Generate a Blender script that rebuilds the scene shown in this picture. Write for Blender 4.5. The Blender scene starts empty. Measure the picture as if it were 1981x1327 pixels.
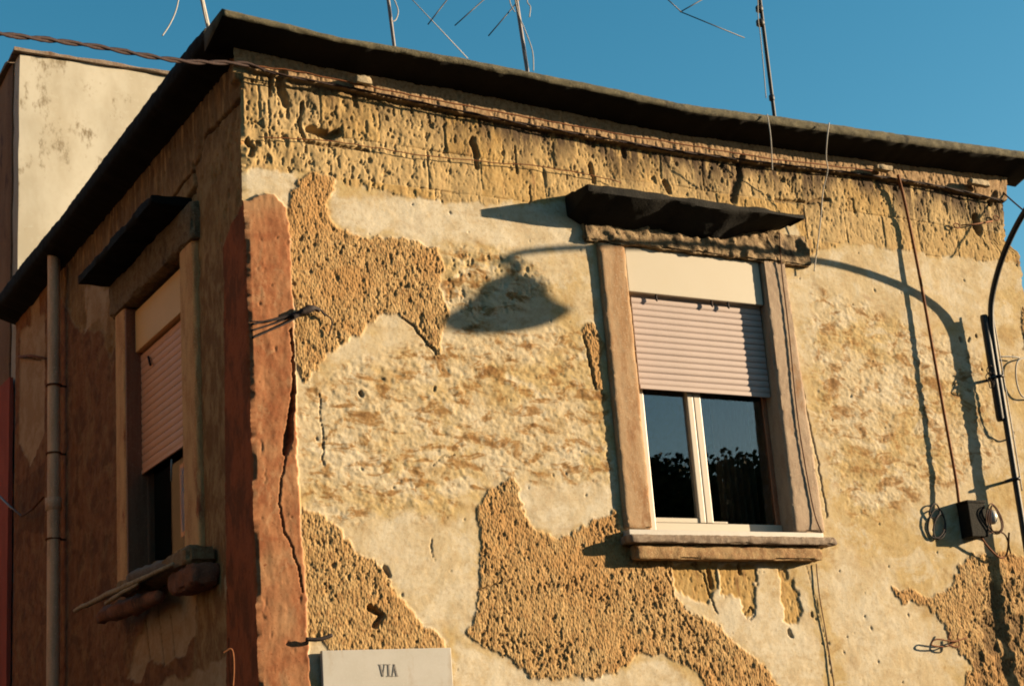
import bpy, bmesh, math, random
import numpy as np
from mathutils import Vector, Matrix, noise as mnoise
random.seed(7)
sc = bpy.context.scene
R = math.radians

# ------------------------------------------------------------------ camera
YAW, PITCH, ROLL = R(30.62), R(15.77), R(-4.404)
FPX = 3133.0; PC = (990.5, 663.5)
fw = np.array([math.sin(YAW)*math.cos(PITCH), math.cos(YAW)*math.cos(PITCH), math.sin(PITCH)])
_r = np.cross(fw, [0, 0, 1.]); _r /= np.linalg.norm(_r); _u = np.cross(_r, fw)
rt = math.cos(ROLL)*_r + math.sin(ROLL)*_u; up = -math.sin(ROLL)*_r + math.cos(ROLL)*_u
CAM = np.array([-3.0589, -7.9347, 1.6])
cd = bpy.data.cameras.new('camera'); co = bpy.data.objects.new('camera', cd)
sc.collection.objects.link(co); sc.camera = co
cd.sensor_width = 36; cd.sensor_fit = 'HORIZONTAL'; cd.lens = 36*FPX/1981
cd.clip_start = .05; cd.clip_end = 2000
co.matrix_world = Matrix(((rt[0], up[0], -fw[0], CAM[0]), (rt[1], up[1], -fw[1], CAM[1]), (rt[2], up[2], -fw[2], CAM[2]), (0, 0, 0, 1)))

# ------------------------------------------------------------------ light
SUN = Vector((2.4, -1.0, .57)).normalized()
sl = bpy.data.lights.new('sun', 'SUN'); so = bpy.data.objects.new('sun', sl); sc.collection.objects.link(so)
sl.energy = 5.0; sl.angle = R(.6); sl.color = (1.0, .775, .50)
so.rotation_euler = (-SUN).to_track_quat('-Z', 'Y').to_euler(); so.location = (20, -10, 12)
w = bpy.data.worlds.new('World'); sc.world = w; w.use_nodes = True
wn = w.node_tree; wn.nodes.clear()
sky = wn.nodes.new('ShaderNodeTexSky'); sky.sky_type = 'NISHITA'; sky.sun_disc = False
sky.sun_elevation = math.asin(SUN.z); sky.sun_rotation = math.atan2(SUN.x, SUN.y)
sky.air_density = 1.0; sky.dust_density = .5; sky.ozone_density = 1.5
hsv = wn.nodes.new('ShaderNodeHueSaturation'); hsv.inputs['Hue'].default_value = .478; hsv.inputs['Saturation'].default_value = 1.42
bg = wn.nodes.new('ShaderNodeBackground'); bg.inputs[1].default_value = .055
wo = wn.nodes.new('ShaderNodeOutputWorld')
wn.links.new(sky.outputs[0], hsv.inputs['Color']); wn.links.new(hsv.outputs[0], bg.inputs[0]); wn.links.new(bg.outputs[0], wo.inputs[0])
sc.view_settings.view_transform = 'Standard'; sc.view_settings.look = 'None'
sc.view_settings.gamma = 1; sc.view_settings.use_curve_mapping = False
sc.view_settings.exposure = 1.60
sc.cycles.filter_width = 1.9

# ------------------------------------------------------------------ geometry of the place
def ray(px, py): return fw + rt*(px-PC[0])/FPX - up*(py-PC[1])/FPX
def front(px, py, y=0.):           # a point of the front wall's plane (x, z)
    d = ray(px, py); p = CAM + d*((y-CAM[1])/d[1]); return float(p[0]), float(p[2])
def side(px, py, x=0.):            # a point of the side wall's plane (y, z)
    d = ray(px, py); p = CAM + d*((x-CAM[0])/d[0]); return float(p[1]), float(p[2])
def F3(px, py, y): a = front(px, py, y); return Vector((a[0], y, a[1]))
def S3(px, py, x): a = side(px, py, x); return Vector((x, a[0], a[1]))

# ------------------------------------------------------------------ materials
def node_mat(name):
    m = bpy.data.materials.new(name); m.use_nodes = True
    nt = m.node_tree; b = nt.nodes['Principled BSDF']
    return m, nt, b
def N(nt, t, **kw):
    n = nt.nodes.new(t)
    for k, v in kw.items(): setattr(n, k, v)
    return n
def coords(nt, scale=(1, 1, 1)):
    tc = N(nt, 'ShaderNodeTexCoord'); mp = N(nt, 'ShaderNodeMapping'); mp.inputs['Scale'].default_value = scale
    nt.links.new(tc.outputs['Object'], mp.inputs[0]); return mp.outputs[0]
def noise(nt, sc_, det=6, rough=.6, scale=(1, 1, 1), dist=0.):
    n = N(nt, 'ShaderNodeTexNoise'); n.inputs['Scale'].default_value = sc_; n.inputs['Detail'].default_value = det
    n.inputs['Roughness'].default_value = rough; n.inputs['Distortion'].default_value = dist
    nt.links.new(coords(nt, scale), n.inputs['Vector']); return n.outputs[0]
def ramp(nt, src, lo, hi, inv=False):
    r = N(nt, 'ShaderNodeMapRange'); r.interpolation_type = 'SMOOTHSTEP'
    nt.links.new(src, r.inputs[0]); r.inputs[1].default_value = lo; r.inputs[2].default_value = hi
    r.inputs[3].default_value = 1. if inv else 0.; r.inputs[4].default_value = 0. if inv else 1.
    return r.outputs[0]
def mixc(nt, fac, a, b, mode='MIX'):
    n = N(nt, 'ShaderNodeMix', data_type='RGBA', blend_type=mode)
    for i, v in ((0, fac), (6, a), (7, b)):
        if isinstance(v, (int, float)): n.inputs[i].default_value = v
        elif isinstance(v, tuple): n.inputs[i].default_value = (*v, 1)
        else: nt.links.new(v, n.inputs[i])
    return n.outputs[2]
def mul(nt, a, b, op='MULTIPLY'):
    n = N(nt, 'ShaderNodeMath', operation=op)
    for i, v in ((0, a), (1, b)):
        if isinstance(v, (int, float)): n.inputs[i].default_value = v
        else: nt.links.new(v, n.inputs[i])
    return n.outputs[0]
def attr(nt, name):
    n = N(nt, 'ShaderNodeAttribute'); n.attribute_name = name; return n.outputs['Fac']
def bump(nt, b, src, strength, dist, prev=None):
    n = N(nt, 'ShaderNodeBump'); n.inputs['Strength'].default_value = strength; n.inputs['Distance'].default_value = dist
    nt.links.new(src, n.inputs['Height'])
    if prev: nt.links.new(prev, n.inputs['Normal'])
    nt.links.new(n.outputs[0], b.inputs['Normal']); return n.outputs[0]

def wall_material():
    m, nt, b = node_mat('old_wall')
    fine = noise(nt, 46, 5, .65); mid = noise(nt, 9, 6, .62); big = noise(nt, 1.7, 5, .55)
    stretch = noise(nt, 5, 6, .62, (1, 1, 2.6), .6)
    streak = noise(nt, 13, 5, .6, (1.5, 1.5, .28))
    # smooth lime plaster
    patch = noise(nt, 4.2, 9, .70, (1, 1, 1.25), .5); cloud = noise(nt, 1.25, 7, .62, (1, 1, 1.4), .7)
    blot = noise(nt, 6.0, 9, .68, (1, 1, 2.1), .5); speck = noise(nt, 34, 6, .75)
    c = mixc(nt, ramp(nt, cloud, .44, .58), (.80, .655, .43), (.72, .54, .27))
    c = mixc(nt, mul(nt, ramp(nt, patch, .50, .60), .75), c, (.86, .745, .55))
    c = mixc(nt, mul(nt, ramp(nt, patch, .38, .46, True), .55), c, (.53, .345, .14))
    c = mixc(nt, mul(nt, attr(nt, 'pale'), .85), c, mixc(nt, ramp(nt, patch, .42, .56), (.80, .67, .47), (.90, .80, .62)))
    st = attr(nt, 'stain')
    c = mixc(nt, mul(nt, ramp(nt, blot, .495, .58), mul(nt, st, .85)), c, (.46, .255, .085))
    c = mixc(nt, mul(nt, ramp(nt, blot, .56, .66), mul(nt, st, .8)), c, (.29, .14, .05))
    c = mixc(nt, mul(nt, ramp(nt, mid, .57, .66), mul(nt, st, .6)), c, (.80, .68, .47))
    c = mixc(nt, mul(nt, ramp(nt, speck, .58, .68), .55), c, (.42, .27, .115))
    # tuff
    t = mixc(nt, ramp(nt, mid, .35, .68), (.58, .365, .13), (.70, .475, .20))
    t = mixc(nt, ramp(nt, streak, .54, .72), t, (.36, .19, .075))
    t = mixc(nt, mul(nt, attr(nt, 'tone'), .75), t, (.70, .52, .28))
    c = mixc(nt, attr(nt, 'tuff'), c, t)
    # rough mortar coat
    e = mixc(nt, ramp(nt, mid, .34, .68), (.57, .355, .152), (.71, .48, .225))
    e = mixc(nt, ramp(nt, fine, .46, .66), e, (.37, .20, .08))
    e = mixc(nt, mul(nt, ramp(nt, cloud, .46, .58), .6), e, (.58, .315, .12))
    e = mixc(nt, mul(nt, ramp(nt, patch, .54, .64), .6), e, (.66, .47, .24))
    c = mixc(nt, attr(nt, 'coat'), c, e)
    # cornice band
    k = mixc(nt, ramp(nt, fine, .4, .62), (.58, .40, .23), (.40, .25, .13))
    c = mixc(nt, attr(nt, 'band'), c, k)
    # red painted pilaster
    p = mixc(nt, ramp(nt, mid, .36, .66), (.49, .225, .108), (.37, .135, .06))
    p = mixc(nt, mul(nt, ramp(nt, big, .48, .62), .75), p, (.54, .31, .16))
    p = mixc(nt, mul(nt, ramp(nt, noise(nt, 10, 8, .72, (1, 1, .55), .4), .52, .64), .6), p, (.56, .33, .18))
    p = mixc(nt, ramp(nt, fine, .60, .68), p, (.27, .09, .035))
    c = mixc(nt, attr(nt, 'painted'), c, p)
    c = mixc(nt, attr(nt, 'red'), c, mixc(nt, ramp(nt, noise(nt, 7, 8, .7, (1, 1, .5), .3), .42, .60), (.74, .20, .075), (.40, .13, .055)))
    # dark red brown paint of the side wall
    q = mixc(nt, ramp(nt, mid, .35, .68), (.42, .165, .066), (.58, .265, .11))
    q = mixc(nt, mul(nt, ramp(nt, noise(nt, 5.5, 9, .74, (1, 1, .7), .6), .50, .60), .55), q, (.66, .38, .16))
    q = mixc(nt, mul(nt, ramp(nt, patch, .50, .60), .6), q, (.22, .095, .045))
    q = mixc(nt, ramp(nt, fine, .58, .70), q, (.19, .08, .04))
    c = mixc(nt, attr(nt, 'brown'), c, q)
    # olive weathered bare strip
    o = mixc(nt, ramp(nt, noise(nt, 11, 8, .72, (1, 1, .5), .3), .42, .62), (.47, .235, .095), (.78, .47, .205))
    c = mixc(nt, attr(nt, 'olive'), c, o)
    c = mixc(nt, attr(nt, 'bare'), c, mixc(nt, ramp(nt, patch, .42, .58), (.80, .49, .24), (.95, .64, .36)))
    # soot and algae streaks under the cornice
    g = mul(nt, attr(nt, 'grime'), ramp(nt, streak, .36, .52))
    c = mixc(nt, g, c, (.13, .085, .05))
    c = mixc(nt, attr(nt, 'darkening'), c, (.11, .06, .03))
    c = mixc(nt, mul(nt, ramp(nt, fine, .38, .48, True), .35), c, mixc(nt, 1., c, (.72, .62, .5), 'MULTIPLY'))
    c = mixc(nt, 1., c, (.50, .50, .50), 'MULTIPLY')
    nt.links.new(c, b.inputs['Base Color']); b.inputs['Roughness'].default_value = .95
    b.inputs['Specular IOR Level'].default_value = .12
    vo = N(nt, 'ShaderNodeTexVoronoi'); vo.inputs['Scale'].default_value = 75
    nt.links.new(coords(nt, (1, 1, .6)), vo.inputs['Vector'])
    h = mul(nt, vo.outputs['Distance'], mul(nt, attr(nt, 'coat'), 1., 'MAXIMUM') if False else attr(nt, 'coat'))
    n1 = bump(nt, b, h, .8, .006)
    n2 = bump(nt, b, noise(nt, 110, 5, .7), .40, .0022, n1)
    bump(nt, b, mid, .25, .010, n2)
    return m

def stone(name, c1, c2, c3, sc1=12, bmp=.006, rough=.9, fine_sc=90, streakz=1., dark=None, spec=.2, k=.50):
    m, nt, b = node_mat(name)
    c1, c2, c3 = [tuple(v*k for v in q) for q in (c1, c2, c3)]
    if dark: dark = tuple(v*k for v in dark)
    a = noise(nt, sc1, 6, .62, (1, 1, streakz)); f = noise(nt, fine_sc, 5, .65)
    c = mixc(nt, ramp(nt, a, .38, .66), c1, c2); c = mixc(nt, ramp(nt, f, .52, .7), c, c3)
    if dark:
        d = noise(nt, 5, 6, .7, (1, 1, .5)); c = mixc(nt, ramp(nt, d, .55, .68), c, dark)
    nt.links.new(c, b.inputs['Base Color']); b.inputs['Roughness'].default_value = rough
    b.inputs['Specular IOR Level'].default_value = spec
    n1 = bump(nt, b, a, .5, bmp*2); bump(nt, b, f, .6, bmp, n1)
    return m
MW = wall_material()
M = dict(
    jamb=stone('peeling_tan_stone', (.60, .40, .23), (.48, .27, .13), (.68, .52, .35), 14, .003, streakz=.35, dark=(.40, .19, .08)),
    jamb_grey=stone('greyish_tan_stone', (.60, .45, .32), (.47, .34, .24), (.66, .54, .40), 14, .003, streakz=.35, dark=(.42, .24, .12)),
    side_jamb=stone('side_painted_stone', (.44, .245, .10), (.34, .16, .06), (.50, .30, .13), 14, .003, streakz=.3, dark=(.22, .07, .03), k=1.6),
    lintel=stone('crumbling_mortar', (.44, .31, .17), (.30, .19, .10), (.60, .46, .28), 24, .010, dark=(.13, .085, .05)),
    hood=stone('soot_and_shade_concrete', (.012, .011, .009), (.018, .016, .012), (.03, .026, .018), 9, .006, dark=(.008, .007, .006)),  # near-black for soot and for the shade under the overhangs
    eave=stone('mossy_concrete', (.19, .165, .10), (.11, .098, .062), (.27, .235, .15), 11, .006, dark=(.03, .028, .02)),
    soffit=stone('shade_black_soffit', (.016, .013, .010), (.022, .018, .012), (.012, .010, .008), 7, .004),  # near-black carries the shade under the eaves
    sill=stone('sill_stone', (.42, .32, .24), (.30, .21, .15), (.52, .42, .30), 18, .004, dark=(.20, .12, .07)),
    sill_under=stone('rusty_sill_mortar', (.54, .35, .17), (.40, .22, .10), (.62, .45, .25), 20, .005, dark=(.28, .11, .04)),
    marble=stone('white_marble', (.72, .67, .60), (.66, .60, .53), (.76, .72, .66), 8, .0006, .45, spec=.4),
    sign=stone('white_sign_marble', (.66, .63, .58), (.61, .58, .52), (.69, .66, .61), 6, .0004, .5, spec=.4, dark=(.56, .50, .42)),
    shutter=stone('pinkish_plastic', (.68, .53, .48), (.64, .50, .45), (.70, .56, .51), 5, .0003, .5, spec=.3),
    shutter_side=stone('pinkish_plastic_shaded', (.48, .245, .14), (.46, .23, .13), (.50, .265, .155), 5, .0003, .5, spec=.3, k=1.6),  # same plastic as the front shutter, recoloured for the shaded side
    shbox=stone('cream_box_paint', (.74, .655, .51), (.73, .64, .49), (.76, .68, .54), 3, .0003, .55, spec=.3),
    shbox_side=stone('box_paint_shaded', (.50, .30, .12), (.48, .29, .115), (.52, .31, .13), 3, .0003, .55, spec=.3, k=1.6),  # box paint again, its colour shifted for the shaded side
    frame=stone('white_pvc', (.76, .68, .55), (.75, .67, .54), (.77, .69, .56), 3, .0002, .4, spec=.4),
    wood=stone('brown_window_wood', (.20, .085, .045), (.15, .06, .03), (.24, .11, .06), 20, .001, .6, streakz=.1, k=1.6),
    stick=stone('weathered_wood', (.26, .19, .11), (.17, .115, .065), (.33, .25, .15), 20, .002, .85, k=1.6),
    lump=stone('pale_mortar', (.62, .50, .33), (.52, .40, .25), (.70, .58, .42), 20, .004, .9),
    facade=stone('terracotta_render', (.20, .115, .06), (.17, .095, .05), (.23, .135, .07), 1.2, .004, .95),
    brick=stone('dark_red_brick', (.16, .065, .035), (.10, .045, .028), (.20, .10, .06), 20, .005, .9, dark=(.04, .025, .02), k=1.6),
    dark=stone('dark_room', (.03, .026, .022), (.035, .03, .024), (.04, .03, .025), 3, .001),
    curtain=stone('brown_curtain', (.10, .07, .045), (.075, .05, .032), (.12, .085, .055), 9, .004, streakz=.1),
    overhead=stone('dark_twisted_cable', (.055, .028, .026), (.035, .02, .02), (.10, .05, .035), 60, .001, .8),
    cable=stone('rusty_cable', (.17, .075, .04), (.11, .045, .026), (.24, .11, .06), 60, .001, .8),
    black_cable=stone('black_cable', (.035, .024, .026), (.05, .032, .03), (.025, .02, .02), 40, .002, .75),
    rust=stone('rust_wire', (.30, .10, .03), (.22, .07, .02), (.36, .14, .05), 60, .001, .8),
    iron=stone('black_iron', (.026, .024, .024), (.034, .03, .028), (.018, .017, .017), 30, .0012, .55, spec=.35),
    zinc=stone('grey_metal', (.30, .26, .25), (.22, .18, .18), (.38, .34, .33), 40, .0008, .5, spec=.5),
    string=stone('white_string', (.72, .68, .62), (.62, .57, .50), (.78, .74, .68), 60, .0005, .8),
    pipe=stone('grey_brown_pipe', (.40, .26, .15), (.29, .185, .105), (.47, .32, .20), 10, .002, .75, streakz=.25, k=1.9),
    porcelain=stone('porcelain', (.80, .74, .66), (.78, .72, .64), (.82, .76, .68), 5, .0003, .3, spec=.5),
    neigh=stone('pale_render', (.86, .80, .66), (.70, .63, .49), (.78, .72, .58), 2.2, .0012, .95, fine_sc=16, streakz=.5, dark=(.36, .29, .19)),
    neigh_side=stone('brown_render', (.16, .095, .05), (.11, .06, .032), (.20, .125, .07), 2.5, .004, .95, streakz=.3, dark=(.06, .035, .025), k=1.6),
    red=stone('red_render', (.28, .06, .035), (.20, .045, .028), (.24, .08, .05), 2.5, .003, .95, streakz=.4, k=1.6),
    asphalt=stone('asphalt', (.055, .052, .048), (.045, .043, .04), (.075, .07, .065), 6, .004, .9),
    paving=stone('paving', (.30, .27, .23), (.24, .215, .185), (.34, .31, .27), 3, .004, .9),
    ink=stone('grey_engraving', (.34, .31, .29), (.28, .26, .24), (.40, .37, .34), 30, .0004, .8),
    bark=stone('bark', (.09, .06, .04), (.06, .04, .028), (.12, .085, .06), 10, .01, .95),
    leaf=stone('leaf', (.035, .065, .018), (.055, .09, .025), (.03, .05, .015), 2.5, .001, .7),
)
mg, nt, b = node_mat('glass'); b.inputs['Base Color'].default_value = (.93, .96, .97, 1)
b.inputs['Transmission Weight'].default_value = 1; b.inputs['Roughness'].default_value = .0; b.inputs['IOR'].default_value = 1.65
M['glass'] = mg
m2 = mg.copy(); m2.name = 'dull_glass'; m2.node_tree.nodes['Principled BSDF'].inputs['IOR'].default_value = 1.12; M['dull_glass'] = m2

# ------------------------------------------------------------------ object helpers
def tag(o, label=None, cat=None, group=None, kind=None):
    if label: o['label'] = label
    if cat: o['category'] = cat
    if group: o['group'] = group
    if kind: o['kind'] = kind
    return o
def link(name, me, mat, parent=None):
    o = bpy.data.objects.new(name, me); sc.collection.objects.link(o)
    if mat is not None and me is not None and not me.materials: me.materials.append(mat)
    if parent is not None: o.parent = parent
    return o
def thing(name, label, cat, loc=(0, 0, 0), group=None):
    o = bpy.data.objects.new(name, None); sc.collection.objects.link(o); o.location = loc
    o.empty_display_size = .1
    tag(o, label, cat, group); return o
def pydata(name, v, f, mat, parent=None, smooth=False):
    me = bpy.data.meshes.new(name); me.from_pydata([tuple(p) for p in v], [], f); me.validate()
    if smooth: me.shade_smooth()
    o = link(name, me, mat, parent)
    if parent is not None: o.matrix_parent_inverse = Matrix.Translation(-parent_loc(parent))
    return o
def parent_loc(p):
    l = Vector((0, 0, 0))
    while p is not None: l += p.location + p.matrix_parent_inverse.translation; p = p.parent
    return l
BOXF = [(0, 1, 3, 2), (4, 6, 7, 5), (0, 4, 5, 1), (2, 3, 7, 6), (0, 2, 6, 4), (1, 5, 7, 3)]
def box(name, a, b_, mat, parent=None, bev=.0, smooth=False):
    (x0, y0, z0), (x1, y1, z1) = a, b_
    bm = bmesh.new()
    vs = [bm.verts.new((x, y, z)) for x in (x0, x1) for y in (y0, y1) for z in (z0, z1)]
    for f in BOXF: bm.faces.new([vs[i] for i in f])
    bmesh.ops.recalc_face_normals(bm, faces=bm.faces)
    if bev: bmesh.ops.bevel(bm, geom=bm.edges[:], offset=bev, segments=2, affect='EDGES', profile=.6)
    me = bpy.data.meshes.new(name); bm.to_mesh(me); bm.free()
    o = link(name, me, mat, parent)
    if parent is not None: o.matrix_parent_inverse = Matrix.Translation(-parent_loc(parent))
    return o
def rough_box(name, a, b_, mat, parent=None, step=.02, amp=.004, scale=14, shape=None, chip=.0):
    """a box of dense faces whose skin is worn by noise; shape(p) may bend it"""
    (x0, y0, z0), (x1, y1, z1) = a, b_
    L = [x1-x0, y1-y0, z1-z0]; n = [max(2, int(round(l/step))) for l in L]
    idx = {}; V = []; Fc = []
    def vid(i, j, k):
        key = (i, j, k)
        if key not in idx:
            idx[key] = len(V); V.append(Vector((x0+L[0]*i/n[0], y0+L[1]*j/n[1], z0+L[2]*k/n[2])))
        return idx[key]
    for k in (0, n[2]):
        for i in range(n[0]):
            for j in range(n[1]):
                q = [vid(i, j, k), vid(i+1, j, k), vid(i+1, j+1, k), vid(i, j+1, k)]; Fc.append(q if k else q[::-1])
    for j in (0, n[1]):
        for i in range(n[0]):
            for k in range(n[2]):
                q = [vid(i, j, k), vid(i, j, k+1), vid(i+1, j, k+1), vid(i+1, j, k)]; Fc.append(q if j else q[::-1])
    for i in (0, n[0]):
        for j in range(n[1]):
            for k in range(n[2]):
                q = [vid(i, j, k), vid(i, j+1, k), vid(i, j+1, k+1), vid(i, j, k+1)]; Fc.append(q if i else q[::-1])
    c = Vector(((x0+x1)/2, (y0+y1)/2, (z0+z1)/2)); out = []
    keys = list(idx.keys())
    for key, p in zip(keys, V):
        nrm = Vector([(-1 if key[a_] == 0 else 1 if key[a_] == n[a_] else 0) for a_ in range(3)])
        edges = sum(1 for q in nrm if q)
        s = mnoise.fractal(p*scale, .8, 2.1, 4)*amp
        if edges >= 2:
            s -= chip*max(0., mnoise.fractal(p*min(scale*.6, 7)+Vector((9, 3, 1)), .8, 2.1, 3)+.15) + min(L)*.04*(edges-1)
        q = p + nrm.normalized()*s
        out.append(shape(q, key, n) if shape else q)
    o = pydata(name, out, Fc, mat, parent, True); o.data.set_sharp_from_angle(angle=R(50)); return o
def tube(name, pts, r, mat, parent=None, seg=8, wob=0., closed=False):
    pts = [Vector(p) for p in pts]; rs = r if isinstance(r, (list, tuple)) else [r]*len(pts)
    V = []; Fc = []; prev = None
    for i, p in enumerate(pts):
        if closed: t = (pts[(i+1) % len(pts)]-pts[i-1])
        else: t = pts[min(i+1, len(pts)-1)]-pts[max(i-1, 0)]
        t.normalize()
        if prev is None:
            prev = t.orthogonal().normalized()
        prev = (prev - t*prev.dot(t)).normalized(); bn = t.cross(prev)
        for k in range(seg):
            a = 2*math.pi*k/seg; rr = rs[i]*(1+wob*mnoise.noise(p*37+Vector((k*.7, 0, 0))))
            V.append(p+(prev*math.cos(a)+bn*math.sin(a))*rr)
    m = len(pts)
    for i in range(m if closed else m-1):
        for k in range(seg):
            a, b_ = i*seg, ((i+1) % m)*seg
            Fc.append((a+k, a+(k+1) % seg, b_+(k+1) % seg, b_+k))
    if not closed: Fc.append(tuple(range(seg))[::-1]); Fc.append(tuple((m-1)*seg+k for k in range(seg)))
    return pydata(name, V, Fc, mat, parent, True)
def smoothline(P, n=8):
    P = [Vector(p) for p in P]; out = []
    for i in range(len(P)-1):
        p0, p1, p2, p3 = P[max(i-1, 0)], P[i], P[i+1], P[min(i+2, len(P)-1)]
        for k in range(n):
            t = k/n
            out.append(.5*((2*p1)+(p2-p0)*t+(2*p0-5*p1+4*p2-p3)*t*t+(3*p1-p0-3*p2+p3)*t**3))
    out.append(P[-1]); return out
def lathe(name, prof, mat, loc, parent=None, seg=32, tilt=None):
    V = []; Fc = []; T = tilt or Matrix.Identity(3); loc = Vector(loc)
    for r_, z_ in prof:
        for k in range(seg):
            a = 2*math.pi*k/seg; V.append(loc+T@Vector((r_*math.cos(a), r_*math.sin(a), z_)))
    for i in range(len(prof)-1):
        for k in range(seg): Fc.append((i*seg+k, i*seg+(k+1) % seg, (i+1)*seg+(k+1) % seg, (i+1)*seg+k))
    return pydata(name, V, Fc, mat, parent, True)

# ------------------------------------------------------------------ numpy noise
def _h(i, j, s):
    n = (i.astype(np.int64)*374761393 + j.astype(np.int64)*668265263 + s*2147483647) & 0xffffffff
    n = ((n ^ (n >> 13))*1274126177) & 0xffffffff
    n = ((n ^ (n >> 16))*2246822519) & 0xffffffff
    return ((n ^ (n >> 15)) & 0xffffff)/float(0xffffff)
def vn(x, z, s=0):
    i = np.floor(x); j = np.floor(z); u = x-i; v = z-j; u = u*u*u*(u*(u*6-15)+10); v = v*v*v*(v*(v*6-15)+10)
    return ((_h(i, j, s)*(1-u)+_h(i+1, j, s)*u)*(1-v)+(_h(i, j+1, s)*(1-u)+_h(i+1, j+1, s)*u)*v)*2-1
def fbm(x, z, f, o=4, s=0, g=.5):
    t = 0; a = 1; n = 0
    for k in range(o):
        c, d = math.cos(.7*k+.3), math.sin(.7*k+.3)
        t = t + a*vn((x*c-z*d)*f+11.3*k, (x*d+z*c)*f-7.1*k, s+k); n += a; a *= g; f *= 2.03
    return t/n
def pits(x, z, cx, cz, prob, s, rmin=.25, rmax=.6):
    X = x/cx; Z = z/cz; I = np.floor(X); J = np.floor(Z); best = np.zeros_like(X)
    for di in (-1, 0, 1):
        for dj in (-1, 0, 1):
            a, b_ = I+di, J+dj
            px, pz = a+.15+.7*_h(a, b_, s), b_+.15+.7*_h(a, b_, s+5)
            r = (rmin+(rmax-rmin)*_h(a, b_, s+9)**2); sk = (_h(a, b_, s+21)-.5)*.9
            on = _h(a, b_, s+13) < prob
            dz = Z-pz; dx = (X-px)-sk*dz
            d = np.sqrt(dx**2+dz**2)/r
            best = np.maximum(best, np.where(on, np.clip(1.25-d*1.25, 0, 1), 0))
    return np.clip(best*1.8, 0, 1)
def holes(x, z, cx, cz, thr, s, k=6., skew=.35):
    n = vn((x+skew*z*.3)/cx, z/cz, s)*.62 + vn((x-skew*z*.5)/cx*2.1, z/cz*2.0, s+1)*.28 + vn(x/cx*4.3, z/cz*3.7, s+2)*.16
    return np.clip((n-thr)*k, 0, 1)
def inpoly(x, z, P):
    r = np.zeros(x.shape, bool); n = len(P)
    for i in range(n):
        x1, z1 = P[i]; x2, z2 = P[(i+1) % n]
        if z1 == z2: continue
        c = ((z1 > z) != (z2 > z)) & (x < (x2-x1)*(z-z1)/(z2-z1)+x1)
        r ^= c
    return r
def blur(a, n=1):
    for _ in range(n):
        b_ = a.copy(); b_[1:-1] = (a[:-2]+2*a[1:-1]+a[2:])/4; a = b_.copy()
        b_[:, 1:-1] = (a[:, :-2]+2*a[:, 1:-1]+a[:, 2:])/4; a = b_
    return a
def interp(x, pts): p = np.array(sorted(pts)); return np.interp(x, p[:, 0], p[:, 1])
def segdist(x, z, P, wd):
    """thin line mask along polyline P of half width wd (scalar or list)"""
    m = np.zeros(x.shape)
    for i in range(len(P)-1):
        (x1, z1), (x2, z2) = P[i], P[i+1]; dx, dz = x2-x1, z2-z1; L = dx*dx+dz*dz+1e-12
        t = np.clip(((x-x1)*dx+(z-z1)*dz)/L, 0, 1); d = np.hypot(x-x1-t*dx, z-z1-t*dz)
        ww = wd[i] if isinstance(wd, (list, tuple)) else wd
        m = np.maximum(m, np.clip(1.5-d/ww, 0, 1))
    return m
ATT = ('coat', 'tuff', 'painted', 'pale', 'stain', 'grime', 'tone', 'band', 'brown', 'olive', 'darkening', 'bare', 'red')

def sheet_groups(P, A, gid, drop, flip, spec, parents, base):
    """cut one worked wall surface into the objects it consists of"""
    nr, nc = P.shape[:2]
    idx = np.arange(nr*nc).reshape(nr, nc)
    q = np.stack([idx[:-1, :-1], idx[:-1, 1:], idx[1:, 1:], idx[1:, :-1]], -1).reshape(-1, 4)
    if flip: q = q[:, ::-1]
    g = gid.reshape(-1); keep = ~drop.reshape(-1); q = q[keep]; g = g[keep]
    PV = P.reshape(-1, 3); made = {}
    order = np.argsort(g, kind='stable'); q = q[order]; g = g[order]
    ids, start = np.unique(g, return_index=True); start = list(start)+[len(g)]
    for n, i in enumerate(ids):
        qq = q[start[n]:start[n+1]]
        used, inv = np.unique(qq.reshape(-1), return_inverse=True); inv = inv.reshape(-1)
        nm = spec(int(i))
        me = bpy.data.meshes.new(nm)
        me.vertices.add(len(used)); me.vertices.foreach_set('co', PV[used].astype(np.float32).reshape(-1))
        me.loops.add(len(inv)); me.loops.foreach_set('vertex_index', inv.astype(np.int32))
        me.polygons.add(len(qq)); me.polygons.foreach_set('loop_start', np.arange(0, len(inv), 4, dtype=np.int32))
        me.polygons.foreach_set('loop_total', np.full(len(qq), 4, np.int32))
        me.polygons.foreach_set('use_smooth', np.ones(len(qq), bool))
        me.update(calc_edges=True)
        for a in ATT:
            if a in A:
                at = me.attributes.new(a, 'FLOAT', 'POINT'); at.data.foreach_set('value', A[a].reshape(-1)[used].astype(np.float32))
        made[int(i)] = link(nm, me, MW, parents(int(i), made))
    return made
def components(mask):
    """label connected quads of a boolean grid, by propagation on a coarse copy"""
    lab = np.where(mask, np.arange(1, mask.size+1).reshape(mask.shape), 0)
    for _ in range(4000):
        n = lab.copy()
        n[1:] = np.maximum(n[1:], lab[:-1]); n[:-1] = np.maximum(n[:-1], lab[1:])
        n[:, 1:] = np.maximum(n[:, 1:], lab[:, :-1]); n[:, :-1] = np.maximum(n[:, :-1], lab[:, 1:])
        n = np.where(mask, n, 0)
        if (n == lab).all(): break
        lab = n
    return lab

# ================================================================== SETTING
g = pydata('ground', [(-400, -400, 0), (400, -400, 0), (400, 400, 0), (-400, 400, 0)], [(0, 1, 2, 3)], M['asphalt']); tag(g, kind='structure')
pv = box('pavement', (-.9, -1.5, .004), (40, -.03, .13), M['paving'], bev=.01); tag(pv, kind='structure')
pv2 = box('pavement', (-.9, -.03, .004), (-.03, 30, .13), M['paving'], bev=.01); tag(pv2, kind='structure')

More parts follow.
